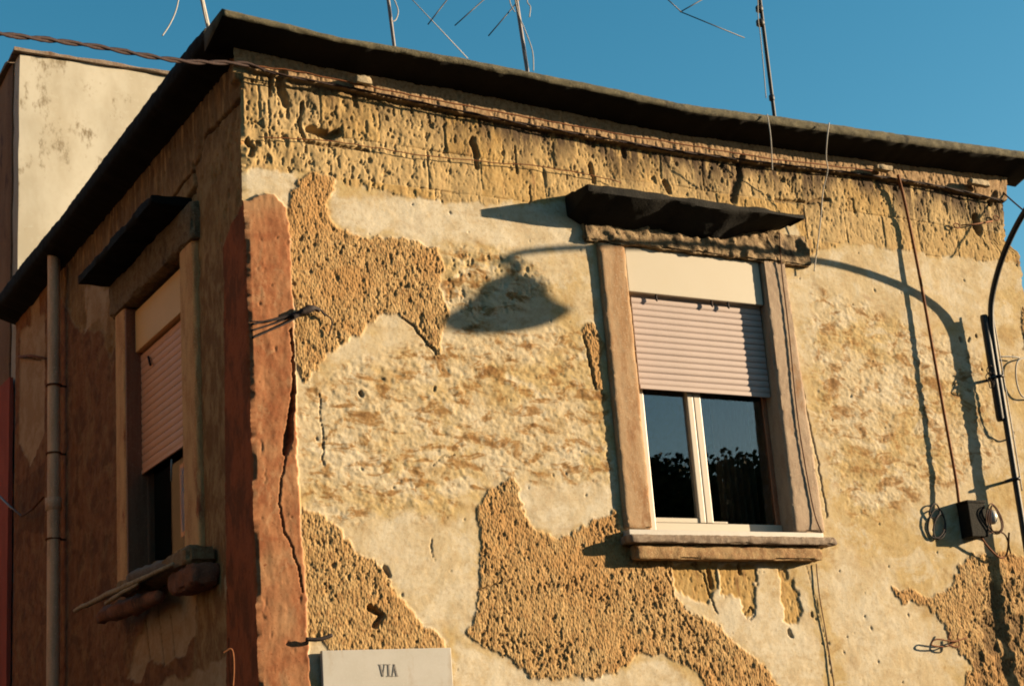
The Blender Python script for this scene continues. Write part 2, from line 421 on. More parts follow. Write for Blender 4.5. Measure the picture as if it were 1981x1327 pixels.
# ================================================================== CORNER HOUSE
house = thing('corner_house', 'weathered corner house with peeling plaster, two shuttered windows and a dark flat overhanging roof', 'house')

EF_T = [(-.3, 5.925)]+[front(a, b_, -.26) for a, b_ in ((429, 15), (660, 71), (897, 112), (1199, 173), (1320, 200), (1500, 224), (1757, 261), (1980, 292))]
EF_B = [(-.3, 5.88)]+[front(a, b_, -.26) for a, b_ in ((434, 30), (660, 82), (897, 125), (1199, 187), (1320, 214), (1500, 240), (1757, 278), (1980, 306))]
ES_T = [(-.3, 5.92), (-.2, 5.925), (.3, 5.965), (.8, 5.965), (2.1, 5.955), (3.2, 5.94), (4.4, 5.97), (5.6, 5.96)]
ES_B = [(-.3, 5.87), (.05, 5.865), (.8, 5.86), (2., 5.85), (5.6, 5.85)]

# ---- front wall relief
xs = np.concatenate([np.arange(0, 6.0401, .0061)]); xs[-1] = 6.04
zs = np.concatenate([np.arange(.0, 2.05, .06), np.arange(2.07, 5.82, .0064), [5.82]])
Xg, Zg = np.meshgrid(xs, zs)
wx = Xg + .030*fbm(Xg, Zg, 7, 4, 3) + .022*fbm(Xg, Zg, 26, 3, 31); wz = Zg + .030*fbm(Xg, Zg, 7, 4, 17) + .026*fbm(Xg, Zg, 26, 3, 37)
def FM(*polys, warp=1.):
    m = np.zeros(Xg.shape, bool)
    for p in polys:
        pp = [front(a, b_) for a, b_ in p]
        m |= inpoly(Xg+(wx-Xg)*warp, Zg+(wz-Zg)*warp, pp)
    return m.astype(float)
E1 = [(575, 350), (600, 330), (645, 350), (632, 400), (650, 440), (700, 457), (790, 465), (852, 482), (856, 520), (845, 560), (868, 600), (852, 640), (851, 692), (820, 655), (780, 612), (745, 600), (700, 640), (660, 665), (615, 700), (592, 740), (572, 700), (569, 600), (560, 500), (555, 430), (560, 380)]
E2 = [(586, 980), (620, 990), (660, 1030), (700, 1078), (750, 1105), (760, 1140), (800, 1190), (862, 1235), (866, 1262), (640, 1262), (618, 1236), (590, 1236), (585, 1100)]
E3 = [(985, 926), (1003, 945), (1012, 985), (1040, 1030), (1080, 1044), (1130, 1022), (1150, 1000), (1190, 985), (1202, 1030), (1225, 1060), (1300, 1078), (1300, 1140), (1335, 1185), (1395, 1212), (1430, 1250), (1475, 1290), (1510, 1335), (1370, 1335), (1350, 1292), (1290, 1265), (1240, 1262), (1200, 1290), (1150, 1317), (1110, 1302), (1075, 1314), (1030, 1314), (1000, 1285), (960, 1258), (920, 1240), (898, 1225), (925, 1160), (932, 1100), (926, 1020), (920, 990), (948, 945)]
E4 = [(1725, 1140), (1760, 1135), (1790, 1150), (1830, 1140), (1860, 1090), (1880, 1075), (1940, 1070), (2010, 1080), (2010, 1345), (1850, 1345), (1882, 1290), (1842, 1250), (1830, 1210), (1790, 1170), (1740, 1162)]
E5 = [(1975, 600), (2000, 560), (2000, 860), (1985, 700)]
E6 = [(1128, 628), (1150, 622), (1166, 655), (1160, 700), (1166, 755), (1152, 752), (1140, 690), (1130, 660)]
coat = FM(E1, E2, E3, E4, E5, E6)
T1 = [(440, 60), (2050, 330), (2050, 520), (1940, 505), (1780, 492), (1700, 480), (1630, 470), (1560, 500), (1540, 430), (1110, 380), (1040, 392), (1000, 388), (905, 398), (830, 390), (760, 372), (650, 352), (600, 326), (560, 330), (520, 322), (440, 322)]
tuff = FM(T1)*(1-coat)
T2 = [(1300, 1088), (1392, 1088), (1390, 1130), (1368, 1165), (1330, 1150), (1302, 1130)]
T3 = [(1395, 1090), (1460, 1092), (1466, 1130), (1458, 1190), (1440, 1200), (1432, 1160), (1400, 1150)]
T4 = [(1510, 1120), (1540, 1120), (1552, 1180), (1535, 1205), (1515, 1195)]
T5 = [(1505, 1098), (1525, 1095), (1530, 1140), (1515, 1150)]
chips = FM(T2, T3, T4, T5)*(1-coat)
PIL = [(440, 400), (482, 388), (500, 378), (530, 378), (552, 400), (558, 450), (566, 600), (571, 750), (575, 900), (580, 1000), (590, 1150), (600, 1345), (600, 2600), (440, 2600)]
paint = FM(PIL, warp=.35); coat *= (1-paint); tuff *= (1-paint)
PALE1 = [(478, 320), (560, 325), (575, 345), (556, 400), (530, 378), (482, 385)]
PALE2 = [(640, 380), (760, 378), (900, 400), (1100, 390), (1140, 450), (1140, 500), (1000, 470), (880, 470), (800, 458), (700, 445), (650, 430)]
PALE3 = [(1005, 940), (1100, 935), (1180, 930), (1190, 980), (1130, 1015), (1080, 1040), (1040, 1020), (1015, 980)]
PALE4 = [(1390, 1130), (1440, 1150), (1560, 1130), (1600, 1345), (1520, 1345), (1440, 1240), (1390, 1200)]
PALE7 = [(700, 1050), (800, 990), (915, 1010), (925, 1120), (895, 1225), (860, 1225), (790, 1170), (755, 1100)]
PALE8 = [(880, 1245), (960, 1275), (1060, 1318), (1130, 1310), (1290, 1275), (1345, 1345), (870, 1345)]
PALE9 = [(1610, 1060), (1720, 1100), (1780, 1180), (1850, 1345), (1630, 1345)]
PALE5 = [(1700, 490), (1930, 505), (1930, 620), (1800, 640), (1700, 600)]
PALE6 = [(1560, 490), (1700, 485), (1710, 620), (1580, 640)]
pale = blur(FM(PALE1, PALE2, PALE3, PALE4, PALE8, warp=1.5), 3) + .75*blur(FM(PALE7, PALE9, warp=3), 10) + .6*blur(FM(PALE5, PALE6, warp=3), 12)
W1 = [(590, 735), (700, 700), (900, 640), (1120, 640), (1180, 760), (1185, 930), (1000, 935), (900, 960), (830, 1000), (650, 1010), (590, 960)]
W2 = [(1570, 560), (1700, 600), (1900, 700), (1940, 900), (1800, 960), (1640, 1010), (1600, 900), (1570, 700)]
W3 = [(870, 480), (990, 480), (1080, 560), (900, 640), (850, 560)]
stain = np.clip(blur(FM(W1, W3, warp=3), 14) + .75*blur(FM(W2, warp=3), 14) + .12, 0, 1)
# cornice band
mb = interp(xs, [front(a, b_, -.07) for a, b_ in ((480, 128), (500, 137), (660, 166), (999, 234), (1320, 291), (1659, 333), (1800, 356), (1940, 388))])
mbz = mb[None, :] + .006*fbm(Xg, Xg*0, 9, 3, 5) + .004*fbm(Xg, Zg*0, 45, 2, 8)
band = np.clip((Zg-mbz)/.008+.5, 0, 1)
tuff *= (1-band); coat *= (1-band); paint *= (1-band)
below = np.clip(mbz-Zg, 0, 9)
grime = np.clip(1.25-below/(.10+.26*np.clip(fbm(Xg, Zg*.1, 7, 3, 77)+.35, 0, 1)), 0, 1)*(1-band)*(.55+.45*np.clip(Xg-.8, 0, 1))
# relief
stain = np.clip(stain + .55*blur(coat, 16)*(1-coat), 0, 1)
soft = blur(coat, 1)
h = .0045*fbm(Xg, Zg, 3, 4, 1) + .0013*fbm(Xg, Zg, 20, 4, 2) + .0005*fbm(Xg, Zg, 90, 2, 4)
wea = fbm(Xg, Zg*2.0, 9, 5, 40, .55)
h += stain*(.009*np.abs(wea)-.002)*(1-tuff) + .0030*stain*fbm(Xg+.5*Zg, Zg-.3*Xg, 38, 3, 41)
pe = holes(Xg, Zg, .0130, .024, .30, 50, 7.); pe2 = holes(Xg+.3, Zg, .022, .038, .48, 60, 8.)
pe = pe*np.clip(.5+2.2*fbm(Xg, Zg, 5, 4, 55), .05, 1.3); pe3 = holes(Xg, Zg, .045, .06, .50, 65, 6.)
h += soft*(.0065 + .0032*fbm(Xg, Zg*.8, 26, 4, 9) + .0012*fbm(Xg, Zg, 75, 2, 10) + .004*fbm(Xg, Zg, 9, 3, 12) - .0080*np.maximum(pe*.9, pe2) - .007*pe3)
tf = blur(tuff, 1)
pt = holes(Xg, Zg, .018, .045, .34, 70, 8.); pt2 = holes(Xg, Zg, .040, .070, .50, 80, 8.); pt3 = holes(Xg, Zg, .012, .026, .34, 90)
leftrough = np.clip((1.7-Xg)/1.2, 0, 1); topr = np.clip((Zg-5.15)/.4, 0, 1)
h += tf*(.003+.006*fbm(Xg, Zg, 7, 4, 19)+.002*fbm(Xg, Zg, 30, 3, 29) - (.0055+.004*leftrough)*pt*(.2+.8*np.maximum(topr, leftrough)) - .014*pt2*(.3+.7*np.maximum(leftrough, topr)) - .004*pt3)
h += tf*(.08+.8*leftrough)*.009*fbm(Xg, Zg*.5, 18, 4, 49)
h += blur(chips, 1)*(-.009-.004*pt3+.003*fbm(Xg, Zg, 30, 3, 28))
h += band*(.038+.004*fbm(Xg, Zg, 20, 3, 14)-.005*np.maximum(holes(Xg, Zg, .018, .05, .15, 95), .8*pe))
h += blur(paint, 1)*(.022+.003*fbm(Xg, Zg*.5, 12, 4, 24)-.004*holes(Xg, Zg, .04, .09, .56, 99)+.002*fbm(Xg, Zg*.35, 40, 3, 98))
h -= .006*pits(Xg, Zg, .11, .14, .16, 110, .04, .12)*(1-coat)
rg_ = blur(FM(W3, warp=2), 8); h += rg_*(.010*fbm(Xg, Zg, 12, 4, 141)-.006*holes(Xg, Zg, .03, .04, .3, 142))
# courses and blocks of the bare tuff
course = [4.62, 4.87, 5.115, 5.365, 5.62, 5.9]
bid = np.zeros(Xg.shape, int); joint = np.zeros(Xg.shape)
jw = Xg+.006*fbm(Xg, Zg, 12, 3, 121); jz = Zg+.007*fbm(Xg, Zg, 5, 3, 122)
rng = random.Random(5)
for ci in range(len(course)-1):
    z0, z1 = course[ci], course[ci+1]; inrow = (jz >= z0) & (jz < z1)
    xj = -.12 - .2*(ci % 2); cols = []
    while xj < 6.1: cols.append(xj); xj += rng.uniform(.33, .46)
    cols = np.array(cols); k = np.searchsorted(cols, jw)
    bid = np.where(inrow, (ci+1)*100+k, bid)
    kk = np.clip(k, 1, len(cols)-1)
    dx = np.minimum(np.abs(jw-cols[kk-1]), np.abs(jw-cols[kk]))
    dj = np.minimum(dx, np.minimum(jz-z0, z1-jz)); joint = np.maximum(joint, np.where(inrow, np.clip(1.4-dj/.006, 0, 1), 0))
jv = np.clip(.42+1.1*fbm(Xg, Zg, 2.6, 3, 131), .0, 1)
h += tf*(-.010*joint*jv) + tf*.005*(_h(bid, bid*0, 3)-.5)
tone = np.where(bid > 0, _h(bid, bid*0, 8), 0)*tuff
# marked damage: cracks, holes and gaps that the photograph shows
darkening = np.zeros(Xg.shape)
def line(pts, wd, depth, dr=.6, wobble=1.):
    global h, darkening
    m = segdist(Xg+(wx-Xg)*.45*wobble, Zg+(wz-Zg)*.45*wobble, [front(a, b_) for a, b_ in pts], wd)
    h = h-depth*m; darkening = np.maximum(darkening, m*dr)  # each groove is also darkened in colour
line([(562, 640), (565, 700), (566, 760), (560, 820), (553, 880)], [.006, .009, .011, .013], .05, .9)
line([(553, 880), (545, 930), (537, 975), (550, 1030), (570, 1090), (583, 1145)], .0035, .02, .8)
line([(620, 760), (622, 840), (625, 900)], .003, .012, .4)
line([(600, 250), (640, 262), (655, 258)], .022, .05, .5)
line([(585, 200), (578, 240), (590, 275), (650, 283), (712, 293)], .008, .022, .5)
line([(540, 150), (545, 180), (555, 200)], .02, .03, .5)
line([(522, 150), (524, 185)], .011, .03, .5)
line([(912, 272), (918, 300), (921, 322)], [.020, .014], .03, .5)
line([(997, 282), (1000, 335)], .005, .018, .6)
line([(1026, 362), (1024, 395)], .004, .014, .5)
line([(1142, 322), (1150, 350)], [.014], .028, .5)
line([(1288, 350), (1296, 372)], [.016], .028, .5)
line([(1428, 300), (1430, 340), (1418, 385)], [.018, .026], .022, .85)
line([(1150, 262), (1146, 280)], .012, .02, .5)
line([(1204, 282), (1208, 300)], .012, .02, .5)
line([(1890, 425), (1896, 445)], .036, .07, .7, .6)
line([(1925, 385), (1920, 400)], .02, .03, .4)
line([(1500, 385), (1560, 392), (1602, 388)], [.012, .014], .02, .6)
line([(1585, 395), (1588, 415)], .008, .015, .5)
line([(1640, 385), (1650, 388), (1652, 412)], .007, .013, .5)
line([(697, 760), (700, 765)], .010, .02, .8, .3); line([(841, 750), (840, 756)], .006, .012, .7, .3); line([(612, 847), (613, 850)], .005, .012, .7, .3)
line([(1858, 655), (1860, 660)], .010, .02, .7, .3); line([(1876, 655), (1874, 660)], .007, .018, .7, .3); line([(1888, 648), (1889, 652)], .006, .018, .7, .3)
line([(1372, 1105), (1378, 1130)], [.014], .03, .7); line([(1430, 1090), (1436, 1110)], .009, .02, .5)
line([(1340, 1090), (1362, 1110), (1375, 1150), (1388, 1185)], .004, .014, .5)
line([(1440, 1190), (1450, 1175), (1462, 1190), (1450, 1200)], .004, .012, .5)
line([(1525, 1218), (1530, 1230)], .010, .018, .4); line([(1571, 1185), (1572, 1191)], .007, .015, .7, .3)
line([(716, 1175), (738, 1190), (725, 1210)], .014, .035, .5)
line([(742, 1095), (752, 1112)], .010, .02, .5)
line([(925, 1145), (955, 1130), (990, 1120)], .004, .012, .4)
line([(1290, 1110), (1310, 1180), (1350, 1230)], .003, .010, .3)
line([(1330, 1245), (1380, 1235)], .003, .010, .3)
dk_ = blur(FM([(1900, 1150), (2000, 1120), (2000, 1345), (1900, 1345), (1870, 1250)], warp=3), 6)*np.clip(fbm(Xg, Zg, 9, 5, 151)*3+.3, 0, 1)
darkening = np.maximum(darkening, .75*dk_); h -= .012*dk_
line([(478, 275), (490, 285), (484, 300)], .014, .03, .5)
line([(495, 235), (512, 248)], .006, .015, .5); line([(520, 175), (522, 285)], .003, .014, .6)
line([(800, 390), (842, 480)], .0, .0, 0) if False else None
line([(780, 614), (815, 650), (850, 692)], .004, .010, .6)  # edge of the raised coat, its cast shadow put into the colour
line([(1128, 650), (1140, 700), (1152, 752)], .006, .014, .7)  # left edge of the raised chunk, shadow line put into the colour
line([(1540, 700), (1562, 800), (1580, 880), (1600, 1000)], .005, .008, .35)
line([(835, 900), (850, 885), (880, 880)], .003, .008, .5)
line([(835, 1040), (838, 1075)], .003, .008, .5)
line([(1560, 1095), (1580, 1160), (1600, 1260), (1612, 1327)], .0022, .006, .55, .6)
# ragged right hand corner of the house
xe = interp(zs, [front(a, b_)[::-1] for a, b_ in ((1945, 338), (1940, 400), (1946, 468), (1973, 492), (1979, 560))] + [(4.8, 6.03), (4., 6.04)])
xe = xe + .012*vn(zs*14, zs*0, 7) + .006*vn(zs*60, zs*0, 9)
sx = np.where(Xg > 5.6, 5.6+(Xg-5.6)*(xe[:, None]-5.6)/(6.04-5.6), Xg)
ztop = interp(xs, EF_B)-.01
sz = np.where(Zg > 5.5, 5.5+(Zg-5.5)*(ztop[None, :]-5.5)/(5.82-5.5), Zg)
# the corner arris shared by both walls
cz = zs; c_h = h[:, 0]
chip = .014*np.clip(vn(cz*5, cz*0, 201)+.1, 0, 1) + .007*np.clip(vn(cz*23, cz*0, 202), 0, 1) + .003*vn(cz*70, cz*0, 203)
P = np.stack([sx, -h, sz], -1)
hs_corner = np.where(cz > 5.66, .06, .022)
P[:, 0, 0] = -hs_corner+chip; P[:, 0, 1] = -c_h+chip
for k in range(1, 4): P[:, k, 0] = np.minimum(P[:, k, 0], 1)*1 - (hs_corner*(1-k/4)*1.0 if False else 0)
A = dict(coat=blur(coat, 1), tuff=np.clip(blur(np.maximum(tuff, chips), 1), 0, 1), painted=blur(paint, 1), pale=np.clip(pale, 0, 1), stain=stain, grime=grime, tone=tone, band=band, darkening=np.clip(darkening, 0, 1)*.8)
cc = lambda a: a[:-1, :-1]
gid = np.zeros((Xg.shape[0]-1, Xg.shape[1]-1), int)
gid[cc(paint) > .5] = 1; gid[cc(band) > .5] = 2
tq = (cc(tuff) > .5) & (gid == 0); gid = np.where(tq & (cc(bid) > 0), 1000+cc(bid), gid)
for i, e in enumerate((E1, E2, E3, E4, E5, E6)):
    m = (cc(FM(e)) > .5) & (gid == 0); gid[m] = 10+i
cnt = {i: int((gid == i).sum()) for i in np.unique(gid)}
for i, n in cnt.items():
    if i >= 10 and n < 260: gid[gid == i] = 0
drop = (cc(Xg) > 2.42) & (cc(Xg) < 3.66) & (cc(Zg) > 2.99) & (cc(Zg) < 4.93)
spec = lambda i: {0: 'front_wall', 1: 'corner_pilaster', 2: 'cornice_band'}.get(i, 'tuff_block' if i >= 1000 else 'render_patch')
made = sheet_groups(P, A, gid, drop, False, spec, lambda i, m: house if i < 10 else m[0], 0)
made[0]['label'] = 'sunlit front wall of mottled cream plaster over tuff masonry'
made[1]['label'] = 'reddish painted corner pilaster, cracked along its right edge'

# ---- side wall relief
ys = np.concatenate([np.arange(0, .6, .008), np.arange(.6, 5.401, .0135)]); ysz = zs
ysel = np.concatenate([zs[zs < 2.1], zs[zs >= 2.1]])
Yg, Zs = np.meshgrid(ys, ysel)
wy = Yg + .03*fbm(Yg, Zs, 5, 4, 303)+.01*fbm(Yg, Zs, 30, 2, 313); wz2 = Zs + .05*fbm(Yg, Zs, 5, 4, 317)+.015*fbm(Yg, Zs, 25, 2, 323)
def SM(*polys, warp=1.):
    m = np.zeros(Yg.shape, bool)
    for p in polys: m |= inpoly(Yg+(wy-Yg)*warp, Zs+(wz2-Zs)*warp, [side(a, b_) for a, b_ in p])
    return m.astype(float)
spil = SM([(436, 480), (455, 430), (470, 400), (482, 385), (520, 380), (540, 2700), (445, 2700), (443, 1200), (440, 900)], warp=.5)
oliv = SM([(384, 560), (400, 470), (440, 470), (443, 900), (447, 1345), (372, 1345), (385, 1150)], warp=.7)*(1-spil)
upper = SM([(500, 60), (500, 400), (470, 400), (440, 480), (400, 490), (376, 600), (350, 560), (240, 640), (215, 700), (200, 640), (150, 640), (110, 560), (85, 480), (420, 60)])*(1-spil)*(1-oliv)
peel = SM([(165, 555), (214, 555), (205, 650), (190, 610), (165, 650)], [(300, 1170), (384, 1120), (378, 1235), (350, 1262), (320, 1292), (292, 1275), (272, 1312), (246, 1312), (262, 1260), (285, 1190)], [(296, 1345), (330, 1310), (360, 1318), (440, 1270), (445, 1345)],
          [(42, 640), (88, 610), (88, 840), (60, 900), (38, 860)], [(60, 560), (75, 560), (80, 640), (64, 660)], [(434, 1110), (441, 1120), (441, 1170), (436, 1160)])*(1-spil)
dk = SM([(36, 940), (88, 900), (88, 1030), (40, 1030)])
brown = np.clip(1-spil-oliv-upper-peel, 0, 1)
hs = .003*fbm(Yg, Zs, 3, 4, 330)+.002*fbm(Yg, Zs, 24, 3, 331)
hs += blur(spil, 1)*.018+blur(brown, 1)*.008+.004*blur(brown, 1)*fbm(Yg, Zs, 20, 3, 333)
hs += upper*(.006*fbm(Yg, Zs*.5, 14, 4, 340)-.010*holes(Yg, Zs, .04, .09, .3, 341))
hs += oliv*.004*fbm(Yg, Zs*.3, 16, 3, 350)
def sline(pts, wd, depth):
    global hs
    m = segdist(Yg+(wy-Yg)*.3, Zs+(wz2-Zs)*.3, [side(a, b_) for a, b_ in pts], wd); hs = hs-depth*m
    return m
sd = sline([(470, 190), (430, 230), (395, 270), (385, 310), (350, 360), (335, 380)], .010, .03)
sd = np.maximum(sd, sline([(372, 320), (378, 360), (360, 390)], .02, .03))
for p in ([(305, 1170), (318, 1290)], [(330, 1190), (338, 1270)], [(282, 1200), (290, 1280)], [(440, 1110), (452, 1200)], [(448, 1240), (452, 1327)], [(42, 690), (80, 696)]): sd = np.maximum(sd, sline(p, .007, .014))
zc = np.interp
szs = np.where(Zs > 5.5, 5.5+(Zs-5.5)*((interp(ys, ES_B)+.02)[None, :]-5.5)/(5.82-5.5), Zs)
szs[:, 0] = sz[:, 0]
P2 = np.stack([-hs, Yg, szs], -1)
P2[:, 0, :] = P[:, 0, :]
f3 = np.clip(1-np.arange(1, 4)/4., 0, 1)
top_side = np.clip((Zs-5.60)/.02, 0, 1)*np.clip((.14-Yg)/.05, 0, 1)
P2[:, 1:, 0] -= (top_side*.04)[:, 1:]
A2 = dict(painted=blur(spil, 1), red=blur(spil, 1), olive=blur(np.clip(oliv+upper*.75, 0, 1), 2), tuff=blur(np.maximum(upper, peel), 1), tone=peel*.2, bare=blur(peel, 1), brown=blur(brown, 1), darkening=np.clip(sd*.8+dk*.35, 0, 1), grime=np.clip((Zs-5.35)/.5, 0, .8)*upper)
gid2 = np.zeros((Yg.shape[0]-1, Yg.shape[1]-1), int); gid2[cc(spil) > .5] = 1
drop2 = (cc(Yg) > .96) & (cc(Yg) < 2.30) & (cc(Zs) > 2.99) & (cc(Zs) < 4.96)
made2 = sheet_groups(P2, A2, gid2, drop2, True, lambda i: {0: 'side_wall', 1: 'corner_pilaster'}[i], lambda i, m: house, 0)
made2[0]['label'] = 'shaded side wall of flaking red brown paint'
made2[1]['label'] = 'dark red painted shaded face of the corner pilaster'

# ---- plain walls that close the house
def plain_wall(name, a, b_, mat=MW):
    o = rough_box(name, a, b_, mat, house, .12, .006, 6); return o
ew = rough_box('east_wall', (5.70, .02, 0), (5.84, 5.38, 5.8), MW, house, .1, .006, 6)
bw = rough_box('back_wall', (.06, 5.22, 0), (5.98, 5.39, 5.78), MW, house, .15, .006, 6)
rf = box('roof', (.052, .055, 5.68), (6.0, 5.4, 5.79), M['eave'], house)
fl = box('floor', (.05, .3, 2.2), (5.8, 5.2, 2.4), M['dark'], house)
pw = box('light_blocking_wall', (1.0, .20, 2.41), (1.1, 5.2, 5.66), M['dark'], house)  # inner wall added to keep sun out of the side window's room

# ---- overhanging roof edge: a run of slabs that sag a little
def eave_piece(name, along, a0, a1, out, inn, top, bot, mat, axis):
    n = int((a1-a0)/.022); V = []; ring = 0
    for i in range(n+1):
        a = a0+(a1-a0)*i/n; zt = float(interp(a, top)); zb = float(interp(a, bot))
        nz = mnoise.fractal(Vector((a*3, 1, axis)), .8, 2, 4)*.004
        zt += nz; zb += mnoise.fractal(Vector((a*5, 7, axis)), .8, 2, 4)*.006 - .008*max(0, mnoise.noise(Vector((a*2.3, 2, axis)))-.25)
        prof = []
        for k in range(7):
            t = k/6; z = zt+(zb-zt)*t
            r = .006*mnoise.fractal(Vector((a*16, z*60, axis)), .8, 2, 4) - .010*(abs(t-.5)*2)**3 - .006*max(0, mnoise.noise(Vector((a*9, 3, axis)))-.2)
            prof.append((out-r, z))
        for k in range(1, 5):
            t = k/4; prof.append((out+(inn-out)*t, zb-.085*t+.003*mnoise.fractal(Vector((a*8, t*3, axis)), .8, 2, 3)))  # underside slopes to the wall, covering the band's shadowed strip in black
        prof += [(inn, zt-.004), (out+(inn-out)*.5, zt)]
        ring = len(prof)
        for u, z in prof: V.append((a, u, z) if axis == 0 else (u, a, z))
    Fc = []
    for i in range(n):
        for k in range(ring):
            q = (i*ring+k, i*ring+(k+1) % ring, (i+1)*ring+(k+1) % ring, (i+1)*ring+k); Fc.append(q if axis else q[::-1])
    Fc.append(tuple(range(ring))); Fc.append(tuple(n*ring+k for k in range(ring))[::-1])
    me = bpy.data.meshes.new(name); me.from_pydata(V, [], Fc); me.validate()
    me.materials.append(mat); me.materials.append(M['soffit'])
    o = link(name, me, mat, house)
    for p in me.polygons:
        p.use_smooth = True
        k = min(p.vertices) % ring
        if len(p.vertices) == 4:
            ks = sorted(v % ring for v in p.vertices)
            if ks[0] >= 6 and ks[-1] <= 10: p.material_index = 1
    return o
xb = [-.2, 6.2]
for i in range(1):
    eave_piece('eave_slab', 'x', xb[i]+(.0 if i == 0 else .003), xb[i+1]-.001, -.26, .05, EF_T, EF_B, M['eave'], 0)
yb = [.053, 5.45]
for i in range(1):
    eave_piece('eave_slab', 'y', yb[i]+.002, yb[i+1]-.001, -.2, .05, ES_T, ES_B, M['hood'], 1)  # shaded run of the roof edge gets the near-black colour

# ---- windows
def slat_mesh(L, hgt, axis):
    """one bowed hollow looking roller slat; long side L, face towards -y (axis 0) or -x (axis 1)"""
    prof = [(.002, 0), (-.0005, .12), (-.0026, .3), (-.0034, .55), (-.0024, .8), (.0, .93), (.002, .96), (.009, .5)]
    V = []
    for s in (0, L):
        for d, t in prof: V.append((s, d, t*hgt) if axis == 0 else (d, s, t*hgt))
    n = len(prof); Fc = [(k, (k+1) % n, n+(k+1) % n, n+k) for k in range(n)] + [tuple(range(n))[::-1], tuple(range(n, 2*n))]
    me = bpy.data.meshes.new('slat'); me.from_pydata(V, [], Fc); return me

# front window: the frame carries panes, slats and box
YJ, YS, YG = -.035, .045, .10
frm = box('window', (2.505, YG-.02, 3.115), (2.60, YG+.04, 4.88), M['frame'], house, .004)
frm['label'] = 'sunlit front window with a half lowered pinkish roller shutter'
def fbar(name, x0, x1, z0, z1, y0=YG-.01, y1=YG+.03, mat='frame', b_=.004): return box(name, (x0, y0, z0), (x1, y1, z1), M[mat], frm, b_)
fbar('frame_rail', 2.60, 3.575, 3.115, 3.165, YG-.018)
fbar('frame_rail', 2.60, 3.575, 4.12, 4.17)
fbar('frame_stile', 3.545, 3.578, 3.165, 4.12, YG-.005, mat='wood')
fbar('sash_stile', 2.935, 2.978, 3.168, 4.118, YG-.02)
fbar('sash_stile', 2.986, 3.036, 3.168, 4.118, YG-.02)
fbar('sash_rail', 2.602, 2.933, 3.167, 3.197, YG-.012)
fbar('sash_rail', 3.038, 3.15, 3.167, 3.180, YG-.012)
for x0, x1 in ((2.60, 2.94), (3.03, 3.545)):
    box('pane', (x0, YG+.006, 3.165), (x1, YG+.0115, 4.12), M['glass'], frm)
SH = .0408
sm0 = slat_mesh(3.575-2.555, SH, 0); sm0.materials.append(M['shutter'])
for k in range(15):
    o = bpy.data.objects.new('slat', sm0); sc.collection.objects.link(o); o.parent = frm
    o.location = (2.555, YS+.001*math.sin(k*2.1), 4.02+k*SH)
box('bottom_bar', (2.555, YS-.006, 3.992), (3.574, YS+.010, 4.019), M['shutter'], frm, .003)
box('shutter_box', (2.512, .0, 4.607), (3.574, .16, 4.905), M['shbox'], frm, .006)
for px, py in ((1272, 583), (1380, 598), (1412, 603)):
    p = F3(px, py, .0); bx = tube('stopper', [(p.x, .012, 4.606), (p.x, .012, 4.575), (p.x+.004, .008, 4.562)], [.007, .008, .004], M['black_cable'], frm)
cv = []; cf = []
for i in range(41):
    x = 3.25+i*.0075
    for z in (3.1, 4.4): cv.append((x, .28+.02*math.sin(i*.9), z))
for i in range(40): cf.append((2*i, 2*i+2, 2*i+3, 2*i+1))
cu = pydata('curtain', cv, cf, M['curtain'], frm, True)
# surround of the front window
def taper_jamb(l0, l1, r0, r1, z0, z1):
    def f(q, key, n):
        t = (q.z-z0)/(z1-z0); xl = l0+(l1-l0)*t; xr = r0+(r1-r0)*t
        u = (q.x-l0)/(r0-l0); q.x = xl+(xr-xl)*u; return q
    return f
rough_box('window_jamb', (2.303, YJ, 3.10), (2.500, .13, 4.90), M['jamb'], house, .016, .0022, 32, taper_jamb(2.303, 2.298, 2.50, 2.497, 3.10, 4.90), .012)
rough_box('window_jamb', (3.578, YJ, 3.10), (3.83, .13, 4.93), M['jamb_grey'], house, .016, .0022, 32, taper_jamb(3.578, 3.585, 3.84, 3.785, 3.10, 4.93), .015)
def lintel_shape(q, key, n):
    if q.y < 0: q.y -= .018*max(0, mnoise.fractal(q*13, .7, 2.2, 4))-.004
    if key[2] == 0: q.z += .012*mnoise.noise(Vector((q.x*11, 0, 4)))
    return q
rough_box('lintel', (2.20, -.044, 4.905), (3.99, .13, 5.12), M['lintel'], house, .011, .012, 13, lintel_shape, .03)
hz = lambda x: 5.155
def hood_shape(q, key, n):
    if key[2] == 0:
        e = min(1, max(0, (3.80-q.x)/.6)); e2 = min(1, max(0, (q.x-2.1)/.12))
        q.z -= .125*min(1, max(0, (q.y+.265)/.24))*e*(.55+.45*e2) - .02*math.exp(-((q.x-2.75)/.12)**2)  # underside drops to the wall, filling the hood's cast shadow with black
        q.z += .040*min(1, max(0, (q.x-3.2)/.55))
    else: q.z += (.015 if q.y > -.1 else 0) - .010*min(1, max(0, (q.x-3.4)/.35))
    return q
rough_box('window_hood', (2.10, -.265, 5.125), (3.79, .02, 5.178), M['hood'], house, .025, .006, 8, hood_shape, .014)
rough_box('sill', (2.27, -.125, 3.005), (3.835, .0, 3.055), M['sill'], house, .012, .003, 30, None, .014)
box('marble_sill', (2.30, -.068, 3.058), (3.775, .09, 3.092), M['marble'], house, .003)
rough_box('sill_moulding', (2.33, -.085, 2.915), (3.735, .0, 3.004), M['sill_under'], house, .013, .005, 12, None, .02)

